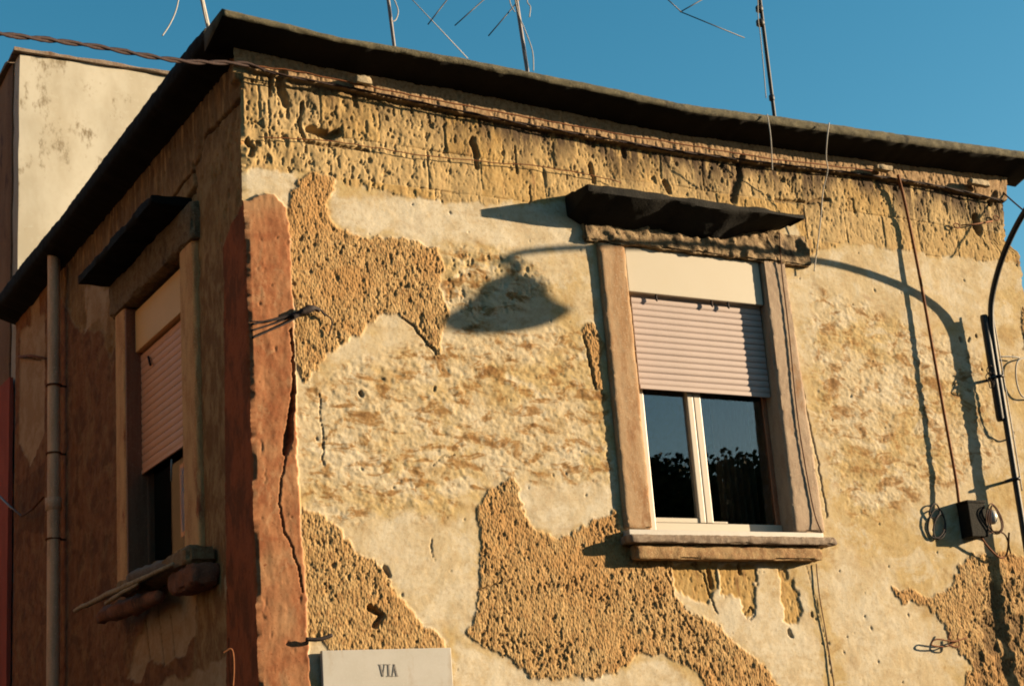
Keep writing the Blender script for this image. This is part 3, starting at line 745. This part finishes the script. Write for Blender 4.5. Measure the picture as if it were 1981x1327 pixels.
# side window
XS, XB = .07, .03
fr2 = box('window', (.10, 1.12, 3.12), (.15, 1.20, 4.93), M['wood'], house, .004)
box('reveal_lining', (-.030, 2.172, 3.12), (.13, 2.197, 4.935), M['wood'], fr2, .002)
fr2['label'] = 'shaded side window with a slanting looking roller shutter above a dark opening'
box('frame_stile', (.10, 2.17, 3.12), (.15, 2.28, 4.93), M['wood'], fr2, .004)
box('sash_stile', (.06, 1.225, 3.14), (.10, 1.29, 3.95), M['wood'], fr2, .003)
box('pane', (.115, 1.2, 3.15), (.121, 2.17, 4.1), M['dull_glass'], fr2)
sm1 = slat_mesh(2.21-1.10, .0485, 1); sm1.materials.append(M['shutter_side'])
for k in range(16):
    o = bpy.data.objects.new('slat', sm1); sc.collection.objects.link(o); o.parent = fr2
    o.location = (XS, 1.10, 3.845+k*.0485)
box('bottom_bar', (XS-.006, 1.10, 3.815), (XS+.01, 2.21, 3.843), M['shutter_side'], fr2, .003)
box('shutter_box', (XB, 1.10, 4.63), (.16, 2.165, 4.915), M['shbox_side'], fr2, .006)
tube('stopper', [S3(287, 690, .055), S3(291, 706, .05)], .008, M['black_cable'], fr2)
tube('latch', [S3(332, 888, .05), S3(331, 930, .05)], .006, M['string'], fr2)
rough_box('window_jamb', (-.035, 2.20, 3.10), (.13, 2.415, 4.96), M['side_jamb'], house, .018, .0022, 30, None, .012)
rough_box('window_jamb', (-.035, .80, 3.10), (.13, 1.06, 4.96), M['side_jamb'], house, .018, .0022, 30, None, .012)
rough_box('lintel', (-.055, .76, 4.945), (.13, 2.48, 5.19), M['lintel'], house, .022, .010, 9, None, .03)
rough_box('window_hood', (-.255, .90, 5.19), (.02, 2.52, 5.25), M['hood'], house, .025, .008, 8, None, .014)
rough_box('sill', (-.17, .60, 2.99), (0, 1.95, 3.085), M['sill_under'], house, .02, .012, 9, None, .03)
rough_box('sill_end', (-.16, .56, 2.86), (0, .98, 2.985), M['brick'], house, .02, .014, 12, None, .03)
# broken masonry and sticks under the side window
def loose(name, a, b_, r, mat, label, cat, seg=5):
    a, b_ = Vector(a), Vector(b_); n = 14
    pts = [a.lerp(b_, i/n)+Vector((mnoise.noise(a.lerp(b_, i/n)*9), mnoise.noise(a.lerp(b_, i/n)*7), mnoise.noise(a.lerp(b_, i/n)*8)))*r*.3 for i in range(n+1)]
    rr = [r*(.55+.45*math.sin(math.pi*min(1, .15+.85*i/n)))*(1+.15*mnoise.noise(Vector((i*.7, 0, 0)))) for i in range(n+1)]
    o = tube(name, pts, rr, mat, None, seg, .3); tag(o, label, cat); return o
loose('wooden_stick', S3(145, 1180, -.26), S3(335, 1090, -.20), .020, M['stick'], 'long weathered wooden lath sticking out leftwards under the side window, topmost', 'stick')
loose('wooden_stick', S3(205, 1166, -.26), S3(268, 1128, -.22), .016, M['stick'], 'short pale wooden lath lying beneath the longest one', 'stick')
loose('stone_slab', S3(255, 1118, -.20), S3(345, 1086, -.12), .048, M['sill'], 'greyish broken stone slab on the sill of the side window', 'stone', 6)
loose('broken_brick', S3(200, 1192, -.14), S3(312, 1150, -.14), .060, M['brick'], 'dark broken brick ledge under the sticks of the side window', 'brick', 6)

# ================================================================== NEIGHBOUR BUILDING
nb = thing('neighbour_building', 'taller pale rendered building rising behind the corner house on the left', 'building', (0, 5.5, 0))
nx, nz = front(37, 96, 5.5); x2, z2 = front(310, 146, 5.5)
rough_box('front_wall', (nx, 5.5, 0.), (9., 5.7, nz-.03), M['neigh'], nb, .16, .010, 3)
rough_box('side_wall', (nx-.012, 5.71, 4.0), (nx+.2, 14, nz-.03), M['neigh_side'], nb, .16, .012, 3)
rough_box('lower_side_wall', (nx-.05, 5.52, 0), (nx-.014, 14, 5.35), M['red'], nb, .16, .006, 3)
rough_box('coping', (nx-.05, 5.47, nz-.028), (9.05, 5.75, nz+.01), M['sill'], nb, .08, .010, 6, None, .02)
rough_box('coping', (nx-.05, 5.752, nz-.028), (nx+.2, 14, nz+.01), M['sill'], nb, .08, .010, 6, None, .02)

# ================================================================== HOUSE ACROSS THE SIDE STREET (added for warm bounce, mirrored in the side window)
ob = thing('added_opposite_house', 'terracotta house added across the side street for warm bounce, mirrored in the side window pane', 'house', (-11, 8, 0))
rough_box('wall', (-15, -1, 0), (-9.5, 48, 12.5), M['facade'], ob, .5, .02, 1)
rough_box('roof', (-15.4, -1.4, 12.501), (-9.1, 48.4, 12.75), M['eave'], ob, .5, .02, 1)
for y in range(1, 46, 4):
    for z in (1.2, 4.8, 8.4):
        wd = box('window', (-9.49, y, z), (-9.42, y+1.1, z+1.8), M['wood'], ob, .01)
        box('pane', (-9.415, y+.12, z+.12), (-9.40, y+.98, z+1.68), M['glass'], wd)

fh = thing('added_facing_house', 'brown house with many windows, added unseen behind the viewer to block sky light', 'house', (-12, -17, 0))  # unseen house added to cut sky light on the front wall
rough_box('wall', (-26, -22, 0), (-1, -15, 10.2), M['facade'], fh, .5, .02, 1)
rough_box('roof', (-26.3, -22.3, 10.201), (-.7, -14.7, 10.45), M['eave'], fh, .5, .02, 1)
for x in range(-24, -2, 4):
    for z in (1.2, 4.8):
        wd = box('window', (x, -14.99, z), (x+1.1, -14.92, z+1.8), M['wood'], fh, .01)
        box('pane', (x+.12, -14.915, z+.12), (x+.98, -14.90, z+1.68), M['glass'], wd)

rh = thing('added_facing_house', 'long brown house added unseen beyond the trees to block sky light', 'house', (55, -19, 0))  # another unseen house, added to deepen the front wall's shadows
rough_box('wall', (38, -24, 0), (80, -16, 9.6), M['facade'], rh, .8, .02, 1)
rough_box('roof', (37.7, -24.3, 9.601), (80.3, -15.7, 9.85), M['eave'], rh, .8, .02, 1)

# ================================================================== DRAINPIPE
cy, cz_ = side(105, 505, -.10)
dp = thing('drainpipe', 'grey brown drainpipe running down the shaded side wall', 'drainpipe', (-.10, cy, 0))
pp = [(-.10, cy+.01*math.sin(z*1.3), z) for z in np.linspace(.1, 5.84, 60)]
tube('pipe', pp, .047, M['pipe'], dp, 16, .04)
for (a, b_) in ((105, 745), (103, 878), (100, 1045)):
    z = side(a, b_, -.10)[1]
    tube('bracket', [(-.10+.052*math.cos(t), cy+.052*math.sin(t), z) for t in np.linspace(0, 2*math.pi, 17)[:-1]], .008, M['rust'], dp, 6, 0, True)
    tube('wall_pin', [(-.055, cy, z), (-.0, cy+.01, z)], .008, M['rust'], dp, 6)
z = side(100, 978, -.10)[1]
lathe('collar', [(.047, -.05), (.058, -.045), (.060, .045), (.047, .05)], M['pipe'], (-.10, cy, z), dp, 16)

tube('stay', [S3(-12, 948, -.12), S3(20, 980, -.10), S3(42, 998, -.07)], .009, M['zinc'], dp, 6)
tube('stay', [S3(42, 998, -.07), S3(62, 985, -.08), S3(84, 962, -.09)], .009, M['rust'], dp, 6)
tube('stay', [S3(36, 690, -.02), S3(60, 688, -.03), S3(88, 693, -.05)], .010, M['brick'], dp, 6)

# ================================================================== CABLES ON THE WALL
def wallcable(name, pts, y, r, mat, label, cat, n=8, wob=0., group=None, jit=0.):
    P3 = [F3(a, b_, (y[i] if isinstance(y, (list, tuple)) else y)) for i, (a, b_) in enumerate(pts)]
    L = smoothline(P3, n)
    if jit: L = [p+Vector((mnoise.noise(p*9), mnoise.noise(p*11)*.5, mnoise.noise(p*10)))*jit for p in L]
    o = tube(name, L, r, mat, None, 7, wob); tag(o, label, cat, group); return o
# twisted overhead cable coming from the left, then along the cornice
oc = thing('overhead_cable', 'thick twisted rusty cable sagging from the left and running along under the eaves', 'cable')
route = [F3(-60, 55, -1.0), F3(0, 66, -.9), F3(170, 88, -.6), F3(345, 118, -.3), F3(470, 124, -.11), F3(540, 144, -.08), F3(660, 167, -.06), F3(830, 202, -.05), F3(999, 237, -.05), F3(1160, 266, -.05), F3(1320, 293, -.05), F3(1500, 317, -.05), F3(1659, 336, -.05), F3(1800, 357, -.05), F3(1940, 388, -.05)]
L = smoothline(route, 22)
for s in range(2):
    pts = []
    acc = 0
    for i, p in enumerate(L):
        if i: acc += (p-L[i-1]).length
        a = acc*17+s*math.pi; rr = .007 if p.x < .1 else .004
        pts.append(p+Vector((0, math.cos(a)*rr, math.sin(a)*rr)))
    tube('strand', pts, [.0085 if p.x < .1 else .0045 for p in pts], M['overhead'], oc, 6, .35)
wallcable('cornice_cable', [(480, 128), (560, 136), (700, 165), (900, 205), (1100, 242), (1300, 276), (1500, 308), (1690, 330)], -.088, .0045, M['rust'], 'thin reddish cable pinned along the cornice above the twisted one', 'cable', 10, .1, None, .008)
wallcable('wire', [(500, 265), (620, 272), (720, 285), (850, 305), (1000, 318), (1120, 335), (1200, 352)], -.03, .003, M['rust'], 'hair thin wire strung across the bare tuff left of the hood', 'wire', 6, 0, None, .01)
wallcable('outgoing_wire', [(1940, 372), (1962, 392), (2030, 450)], [-.03, -.1, -.3], .006, M['cable'], 'purplish wire leaving the right hand corner of the house', 'wire')
# rusty wire and the black cable beside it
wallcable('rusty_wire', [(1737, 338), (1752, 400), (1780, 540), (1805, 680), (1830, 820), (1848, 920), (1855, 972)], [-.075, -.045, -.048, -.052, -.058, -.066, -.075], .0105, M['rust'], 'straight rust coloured rod hanging down the wall to the junction box', 'wire', 8)
wallcable('jamb_cable', [(1508, 452), (1512, 520), (1526, 640), (1541, 790), (1556, 890), (1575, 990), (1590, 1030)], [-.075, -.05, -.045, -.045, -.045, -.045, -.07], .0045, M['cable'], 'thin brown cable down the right jamb of the front window', 'cable')
wallcable('wall_cable', [(1579, 1090), (1585, 1150), (1597, 1220), (1610, 1300), (1616, 1345)], -.012, .0035, M['cable'], 'thin brown cable on the plaster below the right end of the sill', 'cable')
wallcable('hanging_string', [(1604, 238), (1600, 270), (1598, 305), (1601, 330), (1592, 370), (1588, 420), (1582, 470), (1575, 525)], [-.30, -.29, -.24, -.2, -.14, -.1, -.07, -.05], .0042, M['string'], 'long white string dangling from the eaves right of the hood', 'string')
wallcable('hanging_string', [(1484, 222), (1489, 250), (1492, 282), (1494, 330)], [-.28, -.29, -.27, -.2], .004, M['string'], 'short white string hanging over the eaves under the dark mast', 'string')
# clump of old wires; its shadow on the pilaster is built as black strands
cl = thing('wire_clump', 'tangled black clump of cut wires, its shadow on the red pilaster built as strands', 'wires', tuple(F3(600, 598, -.03)))
for k, (a, b_, r_) in enumerate((([(486, 628), (540, 615), (580, 603), (612, 595), (630, 612)], -.035, .006), ([(486, 640), (530, 626), (570, 610), (600, 596)], -.03, .005), ([(488, 654), (520, 640), (560, 622), (585, 606)], -.03, .006), ([(484, 622), (530, 620), (572, 606), (596, 600)], -.04, .004))):
    tube('black_strand', smoothline([F3(x, y, b_) for x, y in a], 6), r_, M['black_cable'], cl, 6, .2)
tube('wrapped_end', smoothline([F3(566, 613, -.045), F3(582, 604, -.05), F3(604, 597, -.05), F3(618, 601, -.04)], 5), [.012]*5+[.020]*6+[.014]*5, M['black_cable'], cl, 7, .5)
tube('black_strand', smoothline([F3(612, 596, -.04), F3(630, 608, -.03), F3(642, 622, -.03), F3(636, 650, -.02)], 5), .004, M['black_cable'], cl, 6, .2)
def lump(px, py, w_, h_, label):
    c = F3(px, py, -.095); o = rough_box('mortar_lump', (c.x-w_/2, -.12, c.z-h_/2), (c.x+w_/2, -.06, c.z+h_/2), M['lump'], None, .012, .010, 16, None, .02); tag(o, label, 'mortar lump')
lump(702, 156, .10, .05, 'small pale mortar lump on the cornice near the left corner')
lump(1708, 326, .14, .035, 'pale mortar lump on the cornice above the top of the rusty rod')
lump(1893, 354, .19, .045, 'large pale mortar lump at the right end of the cornice')

# hook with loops over the hole at the right
hk = thing('wall_hook', 'rusty hook with a looped wire across a dark hole near the right corner', 'hook', tuple(F3(1892, 436, -.03)))
tube('rod', [F3(1860, 436, -.03), F3(1885, 434, -.04), F3(1920, 428, -.03)], .005, M['rust'], hk, 6)
for (px, py) in ((1851, 437), (1927, 422)):
    c = F3(px, py, -.03); tube('loop', [c+Vector((.028*math.cos(a), 0, .018*math.sin(a))) for a in np.linspace(0, 2*math.pi, 15)[:-1]], .005, M['rust'], hk, 6, 0, True)

# small brackets and scraps of wire
def scrap(name, loops, y, r_, mat, label, cat):
    t = thing(name, label, cat, tuple(F3(*loops[0][0], y)))
    for L_ in loops: tube('wire_piece', smoothline([F3(a, b_, y-.01*math.sin(i)) for i, (a, b_) in enumerate(L_)], 6), r_, mat, t, 6)
    return t
scrap('bent_wire', [[(1870, 1233), (1845, 1240), (1812, 1236), (1802, 1247), (1830, 1250), (1850, 1240)], [(1838, 1222), (1835, 1245), (1855, 1250), (1852, 1230)]], -.04, .005, M['rust'], 'bent rusty wire on the plaster edge at the lower right', 'wire')
scrap('iron_stub', [[(592, 1236), (618, 1236), (642, 1228)]], -.05, .011, M['black_cable'], 'short black iron stub above the street sign', 'iron stub')
scrap('nail_hook', [[(430, 1262), (448, 1256), (452, 1290), (450, 1327)]], -.03, .006, M['rust'], 'thin rusty hook on the dark pilaster near the bottom', 'hook')

# ================================================================== STREET SIGN
sg = thing('street_sign', 'white marble street sign reading VIA at the bottom left of the sunlit wall', 'sign', (.72, -.03, 2.2))
x0, z1 = front(622, 1258, -.04); x1, _ = front(872, 1260, -.04)
box('plaque', (x0, -.045, 1.98), (x1, -.018, z1), M['sign'], sg, .003)
def letter(name, px0, px1, py0, py1, strokes):
    (xa, za) = front(px0, py1, -.046); (xb_, zb_) = front(px1, py0, -.046)
    V = []; Fc = []
    for poly in strokes:
        n0 = len(V); n = len(poly)
        for yy in (-.0475, -.0452):
            for u, v in poly: V.append((xa+(xb_-xa)*u, yy, za+(zb_-za)*v))
        Fc.append(tuple(range(n0, n0+n))); Fc.append(tuple(range(n0+n, n0+2*n))[::-1])
        for k in range(n): Fc.append((n0+k, n0+n+k, n0+n+(k+1) % n, n0+(k+1) % n))
    return pydata(name, V, Fc, M['ink'], sg)
bar = lambda x0, z0, x1, z1, w_: [(x0-w_, z0), (x0+w_, z0), (x1+w_, z1), (x1-w_, z1)]
ser = lambda x, z, w_=.26, h_=.05: [(x-w_, z), (x+w_, z), (x+w_, z+h_), (x-w_, z+h_)]
letter('letter_v', 735, 745, 1284, 1308, [bar(.5, 0, .12, .95, .13), bar(.5, 0, .9, .95, .05), ser(.12, .95), ser(.9, .95, .2)])
letter('letter_i', 749, 755, 1284, 1308, [bar(.5, .05, .5, .95, .2), ser(.5, 0, .6), ser(.5, .95, .6)])
letter('letter_a', 758, 768, 1284, 1308, [bar(.12, .05, .5, 1, .05), bar(.88, .05, .5, 1, .13), ser(.12, 0, .2), ser(.88, 0), [(.25, .36), (.75, .36), (.75, .41), (.25, .41)]])

# ================================================================== JUNCTION BOX
jb = thing('junction_box', 'dark junction box with a white cap at the foot of the rusty rod', 'junction box', (5.25, -.05, 3.1))
jx0, jz0 = front(1885, 1036, -.12); jx1, jz1 = front(1908, 972, -.12)
box('box', (jx0, -.105, jz0), (jx1+.0, 0, jz1), M['hood'], jb, .006)
box('lid', (jx0-.006, -.11, jz1), (jx1+.006, 0.0, jz1+.018), M['hood'], jb, .004)
c = F3(1918, 1000, -.09)
lathe('cap', [(.0, .05), (.02, .048), (.036, .035), (.042, .0), (.036, -.035), (.02, -.048), (0, -.05)], M['porcelain'], c, jb, 16)
for k, (rx, rz, dx) in enumerate(((.075, .105, .035), (.06, .09, .04), (.045, .10, .045))):
    cc_ = F3(1920, 1003, -.11-.012*k)
    tube('wire_loop', [cc_+Vector((dx+rx*math.cos(a)-.02, .012*math.sin(a*2), rz*math.sin(a))) for a in np.linspace(0, 2*math.pi, 25)[:-1]], .0042, M['cable'], jb, 6, 0, True)
for k, (px, py, rx, rz) in enumerate(((1812, 1012, .075, .10), (1818, 1018, .055, .085), (1808, 988, .045, .05))):
    cc_ = F3(px, py, -.022); tube('wire_loop', [cc_+Vector((rx*math.cos(a)+.3*rz*math.sin(a), .006*math.sin(a*2), rz*math.sin(a))) for a in np.linspace(0, 2*math.pi, 25)[:-1]], .0055, M['black_cable'], jb, 6, .2, True)  # black loops laid on the wall as the shadow of the right-hand loops
tube('wire_tail', smoothline([F3(1898, 1038, -.08), F3(1912, 1058, -.06), F3(1934, 1078, -.05), F3(1948, 1070, -.05), F3(1952, 1030, -.06)], 6), .007, M['rust'], jb, 6, .2)
tube('wire_tail', smoothline([F3(1905, 1036, -.08), F3(1925, 1028, -.07), F3(1945, 1035, -.06), F3(1955, 1070, -.04)], 6), .006, M['cable'], jb, 6, .2)

# ================================================================== STREET LAMP
XL = 5.53
lp = thing('street_lamp', 'black gooseneck street lamp pole clamped to the wall at the right edge', 'street lamp', (XL, -.10, .13))
arm = [(-.10, .13), (-.10, 1.5), (-.10, 3.0), (-.10, 4.0), (-.10, 4.45), (-.115, 4.64), (-.16, 4.80), (-.28, 5.0), (-.44, 5.18), (-.62, 5.32), (-.84, 5.43), (-1.10, 5.56), (-1.37, 5.65), (-1.55, 5.68), (-1.62, 5.66), (-1.635, 5.62)]
tube('pole', smoothline([(XL, y, z) for y, z in arm], 8), .0215, M['iron'], lp, 14)
tube('sleeve', [(XL-.035, -.085, 3.9), (XL-.035, -.085, 3.92), (XL-.035, -.085, 4.66), (XL-.035, -.085, 4.675)], [.022, .028, .028, .024], M['iron'], lp, 12)
tube('side_wire', smoothline([(XL+.028, -.085, 4.72), (XL+.034, -.08, 4.3), (XL+.05, -.07, 3.9), (XL+.075, -.04, 3.8), (XL+.12, -.02, 3.80)], 6), .006, M['iron'], lp, 6)
tube('highlight_tube', smoothline([(XL+.026, -.115, 4.66), (XL+.026, -.12, 4.2), (XL+.028, -.12, 3.6), (XL+.026, -.12, 3.4)], 6), .0045, M['zinc'], lp, 8)  # thin pale tube in place of the pole's sun highlight
for z in (4.22, 3.485):
    bk = tube('wall_bracket', [(XL-.10, -.10, z-.02), (XL-.03, -.105, z), (XL+.035, -.10, z+.012), (XL+.14, .01, z+.03)], .011, M['iron'], lp, 8)
    tube('clamp', [(XL+.03*math.cos(a), -.10+.03*math.sin(a), z) for a in np.linspace(0, 2*math.pi, 17)[:-1]], .009, M['iron'], lp, 6, 0, True)
    tube('wall_bracket', [(XL-.02, -.10, z), (XL-.02, .0, z-.005)], .010, M['iron'], lp, 8)
lz = 4.22
for k in range(3):
    c = Vector((XL-.05-.02*k, -.10, lz-.03+.05*(k % 2)))
    tube('wire_loop', [c+Vector((.03*math.cos(a), .01*math.sin(3*a), .055*math.sin(a))) for a in np.linspace(0, 2*math.pi, 17)[:-1]], .004, M['black_cable'], lp, 5, 0, True)
tilt = Matrix.Rotation(R(-7), 3, 'X')
lathe('lamp_shade', [(.028, .34), (.032, .25), (.070, .225), (.098, .18), (.112, .11), (.140, .06), (.182, .012), (.182, 0), (.176, 0), (.120, .065), (.098, .11), (.090, .19), (.03, .22)], M['iron'], (XL, -1.635, 5.30), lp, 32, tilt)
lathe('diffuser', [(.176, .0), (.172, -.02), (.14, -.06), (.09, -.088), (.04, -.10), (.0, -.102)], M['porcelain'], (XL, -1.635, 5.30), lp, 32, tilt)
lathe('bulb', [(.0, -.01), (.03, .0), (.045, .04), (.04, .09), (.02, .13)], M['porcelain'], (XL, -1.635, 5.31), lp, 16, tilt)
# a wire and ring at the frame's right edge
sr = scrap('cable_ring', [[(1936, 690), (1955, 690), (1972, 692)], [(1990, 690), (1968, 700), (1966, 735), (1976, 765), (1995, 770)]], -.03, .006, M['string'], 'pale ring of cable on the wall at the right frame edge behind the lamp pole', 'cable')

# ================================================================== ANTENNAS ON THE ROOF
def antenna(px0, py0, px1, py1, y, r_, mat, label, elements=(), guys=(), strings=(), top=9.2):
    a = F3(px1, py1, y); b_ = F3(px0, py0, y); d = (b_-a).normalized()
    base = a-d*((a.z-5.80)/d.z); tip = a+d*((top-a.z)/d.z)
    t = thing('antenna', label, 'antenna', tuple(base), 'antennas on the roof')
    tube('mast', [base.lerp(tip, k/6) for k in range(7)], r_, mat, t, 10)
    lathe('foot', [(.06, 0), (.06, .02), (.025, .05), (.02, .1)], M['zinc'], base, t, 12)
    bz = tip.z-.15; bo = Vector((tip.x, tip.y, bz))
    tube('boom', [bo+Vector((-.5, .35, 0)), bo+Vector((.5, -.35, 0))], .012, M['zinc'], t, 8)
    for k in range(7):
        c = bo+Vector((-.5+k/6, .35-.7*k/6, .0)); L_ = .22+.03*k
        tube('element', [c+Vector((-.57, -.82, 0))*L_, c+Vector((.57, .82, 0))*L_], .005, M['zinc'], t, 6)
    for s in elements:
        tube('element', [F3(s[0], s[1], y), F3(s[2], s[3], y)], .0045, M['iron'], t, 6)
    for s in guys:
        tube('guy_wire', [F3(s[0], s[1], y), F3(s[2], s[3], y)], .0035, M['string'], t, 5)
    for s in strings:
        tube('loose_cable', smoothline([F3(p[0], p[1], y-.03) for p in s], 8), .0042, M['string'], t, 6)
    return t
antenna(391, 0, 401, 45, 1.0, .013, M['string'], 'short pale mast at the left roof corner', strings=[[(386, -20), (392, 8), (396, 30), (400, 46)], [(350, -30), (342, 15), (330, 45), (314, 70)]])
antenna(751, 0, 762, 86, 1.0, .012, M['zinc'], 'slim grey antenna mast left of the roof middle', elements=[(868, -4, 828, 48), (945, -8, 880, 50)], guys=[(786, -12, 905, 114)], strings=[[(758, -10), (770, 20), (766, 38), (760, 42)]])
antenna(999, 0, 1020, 138, 1.0, .014, M['zinc'], 'grey mast with white cables tied around it, above the middle of the eaves', elements=[(1012, -8, 945, 70)], strings=[[(992, -20), (1004, 30), (1016, 60), (1030, 100), (1032, 138)], [(984, -10), (988, 10), (996, 24)], [(1022, -20), (1020, 4), (1026, 14), (1024, 34)]])
antenna(1470, 0, 1498, 224, 1.0, .015, M['iron'], 'tall dark mast with clamps, rightmost on the roof', elements=[(1372, -8, 1316, 24), (1275, -16, 1318, 24), (1318, 24, 1440, 74)], strings=[[(1466, 0), (1467, 40), (1470, 60), (1476, 120), (1482, 190)]], top=9.6)
last = [o for o in bpy.data.objects if o.name.startswith('antenna') and o.type == 'EMPTY'][-1]
for (px, py, r_) in ((1469, 18, .03), (1471, 45, .034), (1493, 190, .022)):
    c = F3(px, py, 1.0); o = tube('clamp', [c+Vector((0, 0, -.03)), c+Vector((0, 0, -.02)), c+Vector((0, 0, .02)), c+Vector((0, 0, .03))], [r_*.5, r_, r_, r_*.5], M['iron'], last, 8)

# ================================================================== TREES ACROSS THE STREET (seen in the window pane)
def tree(x, y, hgt, rad, seed, label):
    t = thing('tree', label, 'tree', (x, y, 0), 'trees across the street')
    rg = random.Random(seed)
    tube('trunk', [(x, y, 0), (x+.1, y, hgt*.3), (x-.05, y+.1, hgt*.6)], [.25, .19, .11], M['bark'], t, 10)
    V = []; Fc = []
    for c in range(26):
        a = rg.uniform(0, 6.28); rr = rad*math.sqrt(rg.random())*.8; cz2 = hgt*.45+rg.random()*hgt*.5
        cx, cy2 = x+rr*math.cos(a)*(1.25-cz2/hgt*.6), y+rr*math.sin(a)*(1.25-cz2/hgt*.6); cr = rad*rg.uniform(.22, .42)
        for k in range(1900):
            u = Vector((rg.gauss(0, 1), rg.gauss(0, 1), rg.gauss(0, 1))).normalized()*cr*rg.uniform(.35, 1.02)
            p = Vector((cx, cy2, cz2))+u; d1 = Vector((rg.gauss(0, 1), rg.gauss(0, 1), rg.gauss(0, 1))).normalized()*.045; d2 = d1.orthogonal()*.8
            n0 = len(V); V += [p-d1, p+d2, p+d1, p-d2]; Fc.append((n0, n0+1, n0+2, n0+3))
    cr_ = pydata('crown', V, Fc, M['leaf'], t); cr_['kind'] = 'stuff'
tree(10.5, -12.5, 6.3, 2.4, 1, 'leafy tree across the street mirrored at the left of the window pane')
tree(14.6, -13.5, 6.9, 2.5, 2, 'leafy tree across the street mirrored at the right of the window pane')
tree(8.0, -17.5, 7.0, 2.8, 3, 'broad tree farther across the street behind the first two')
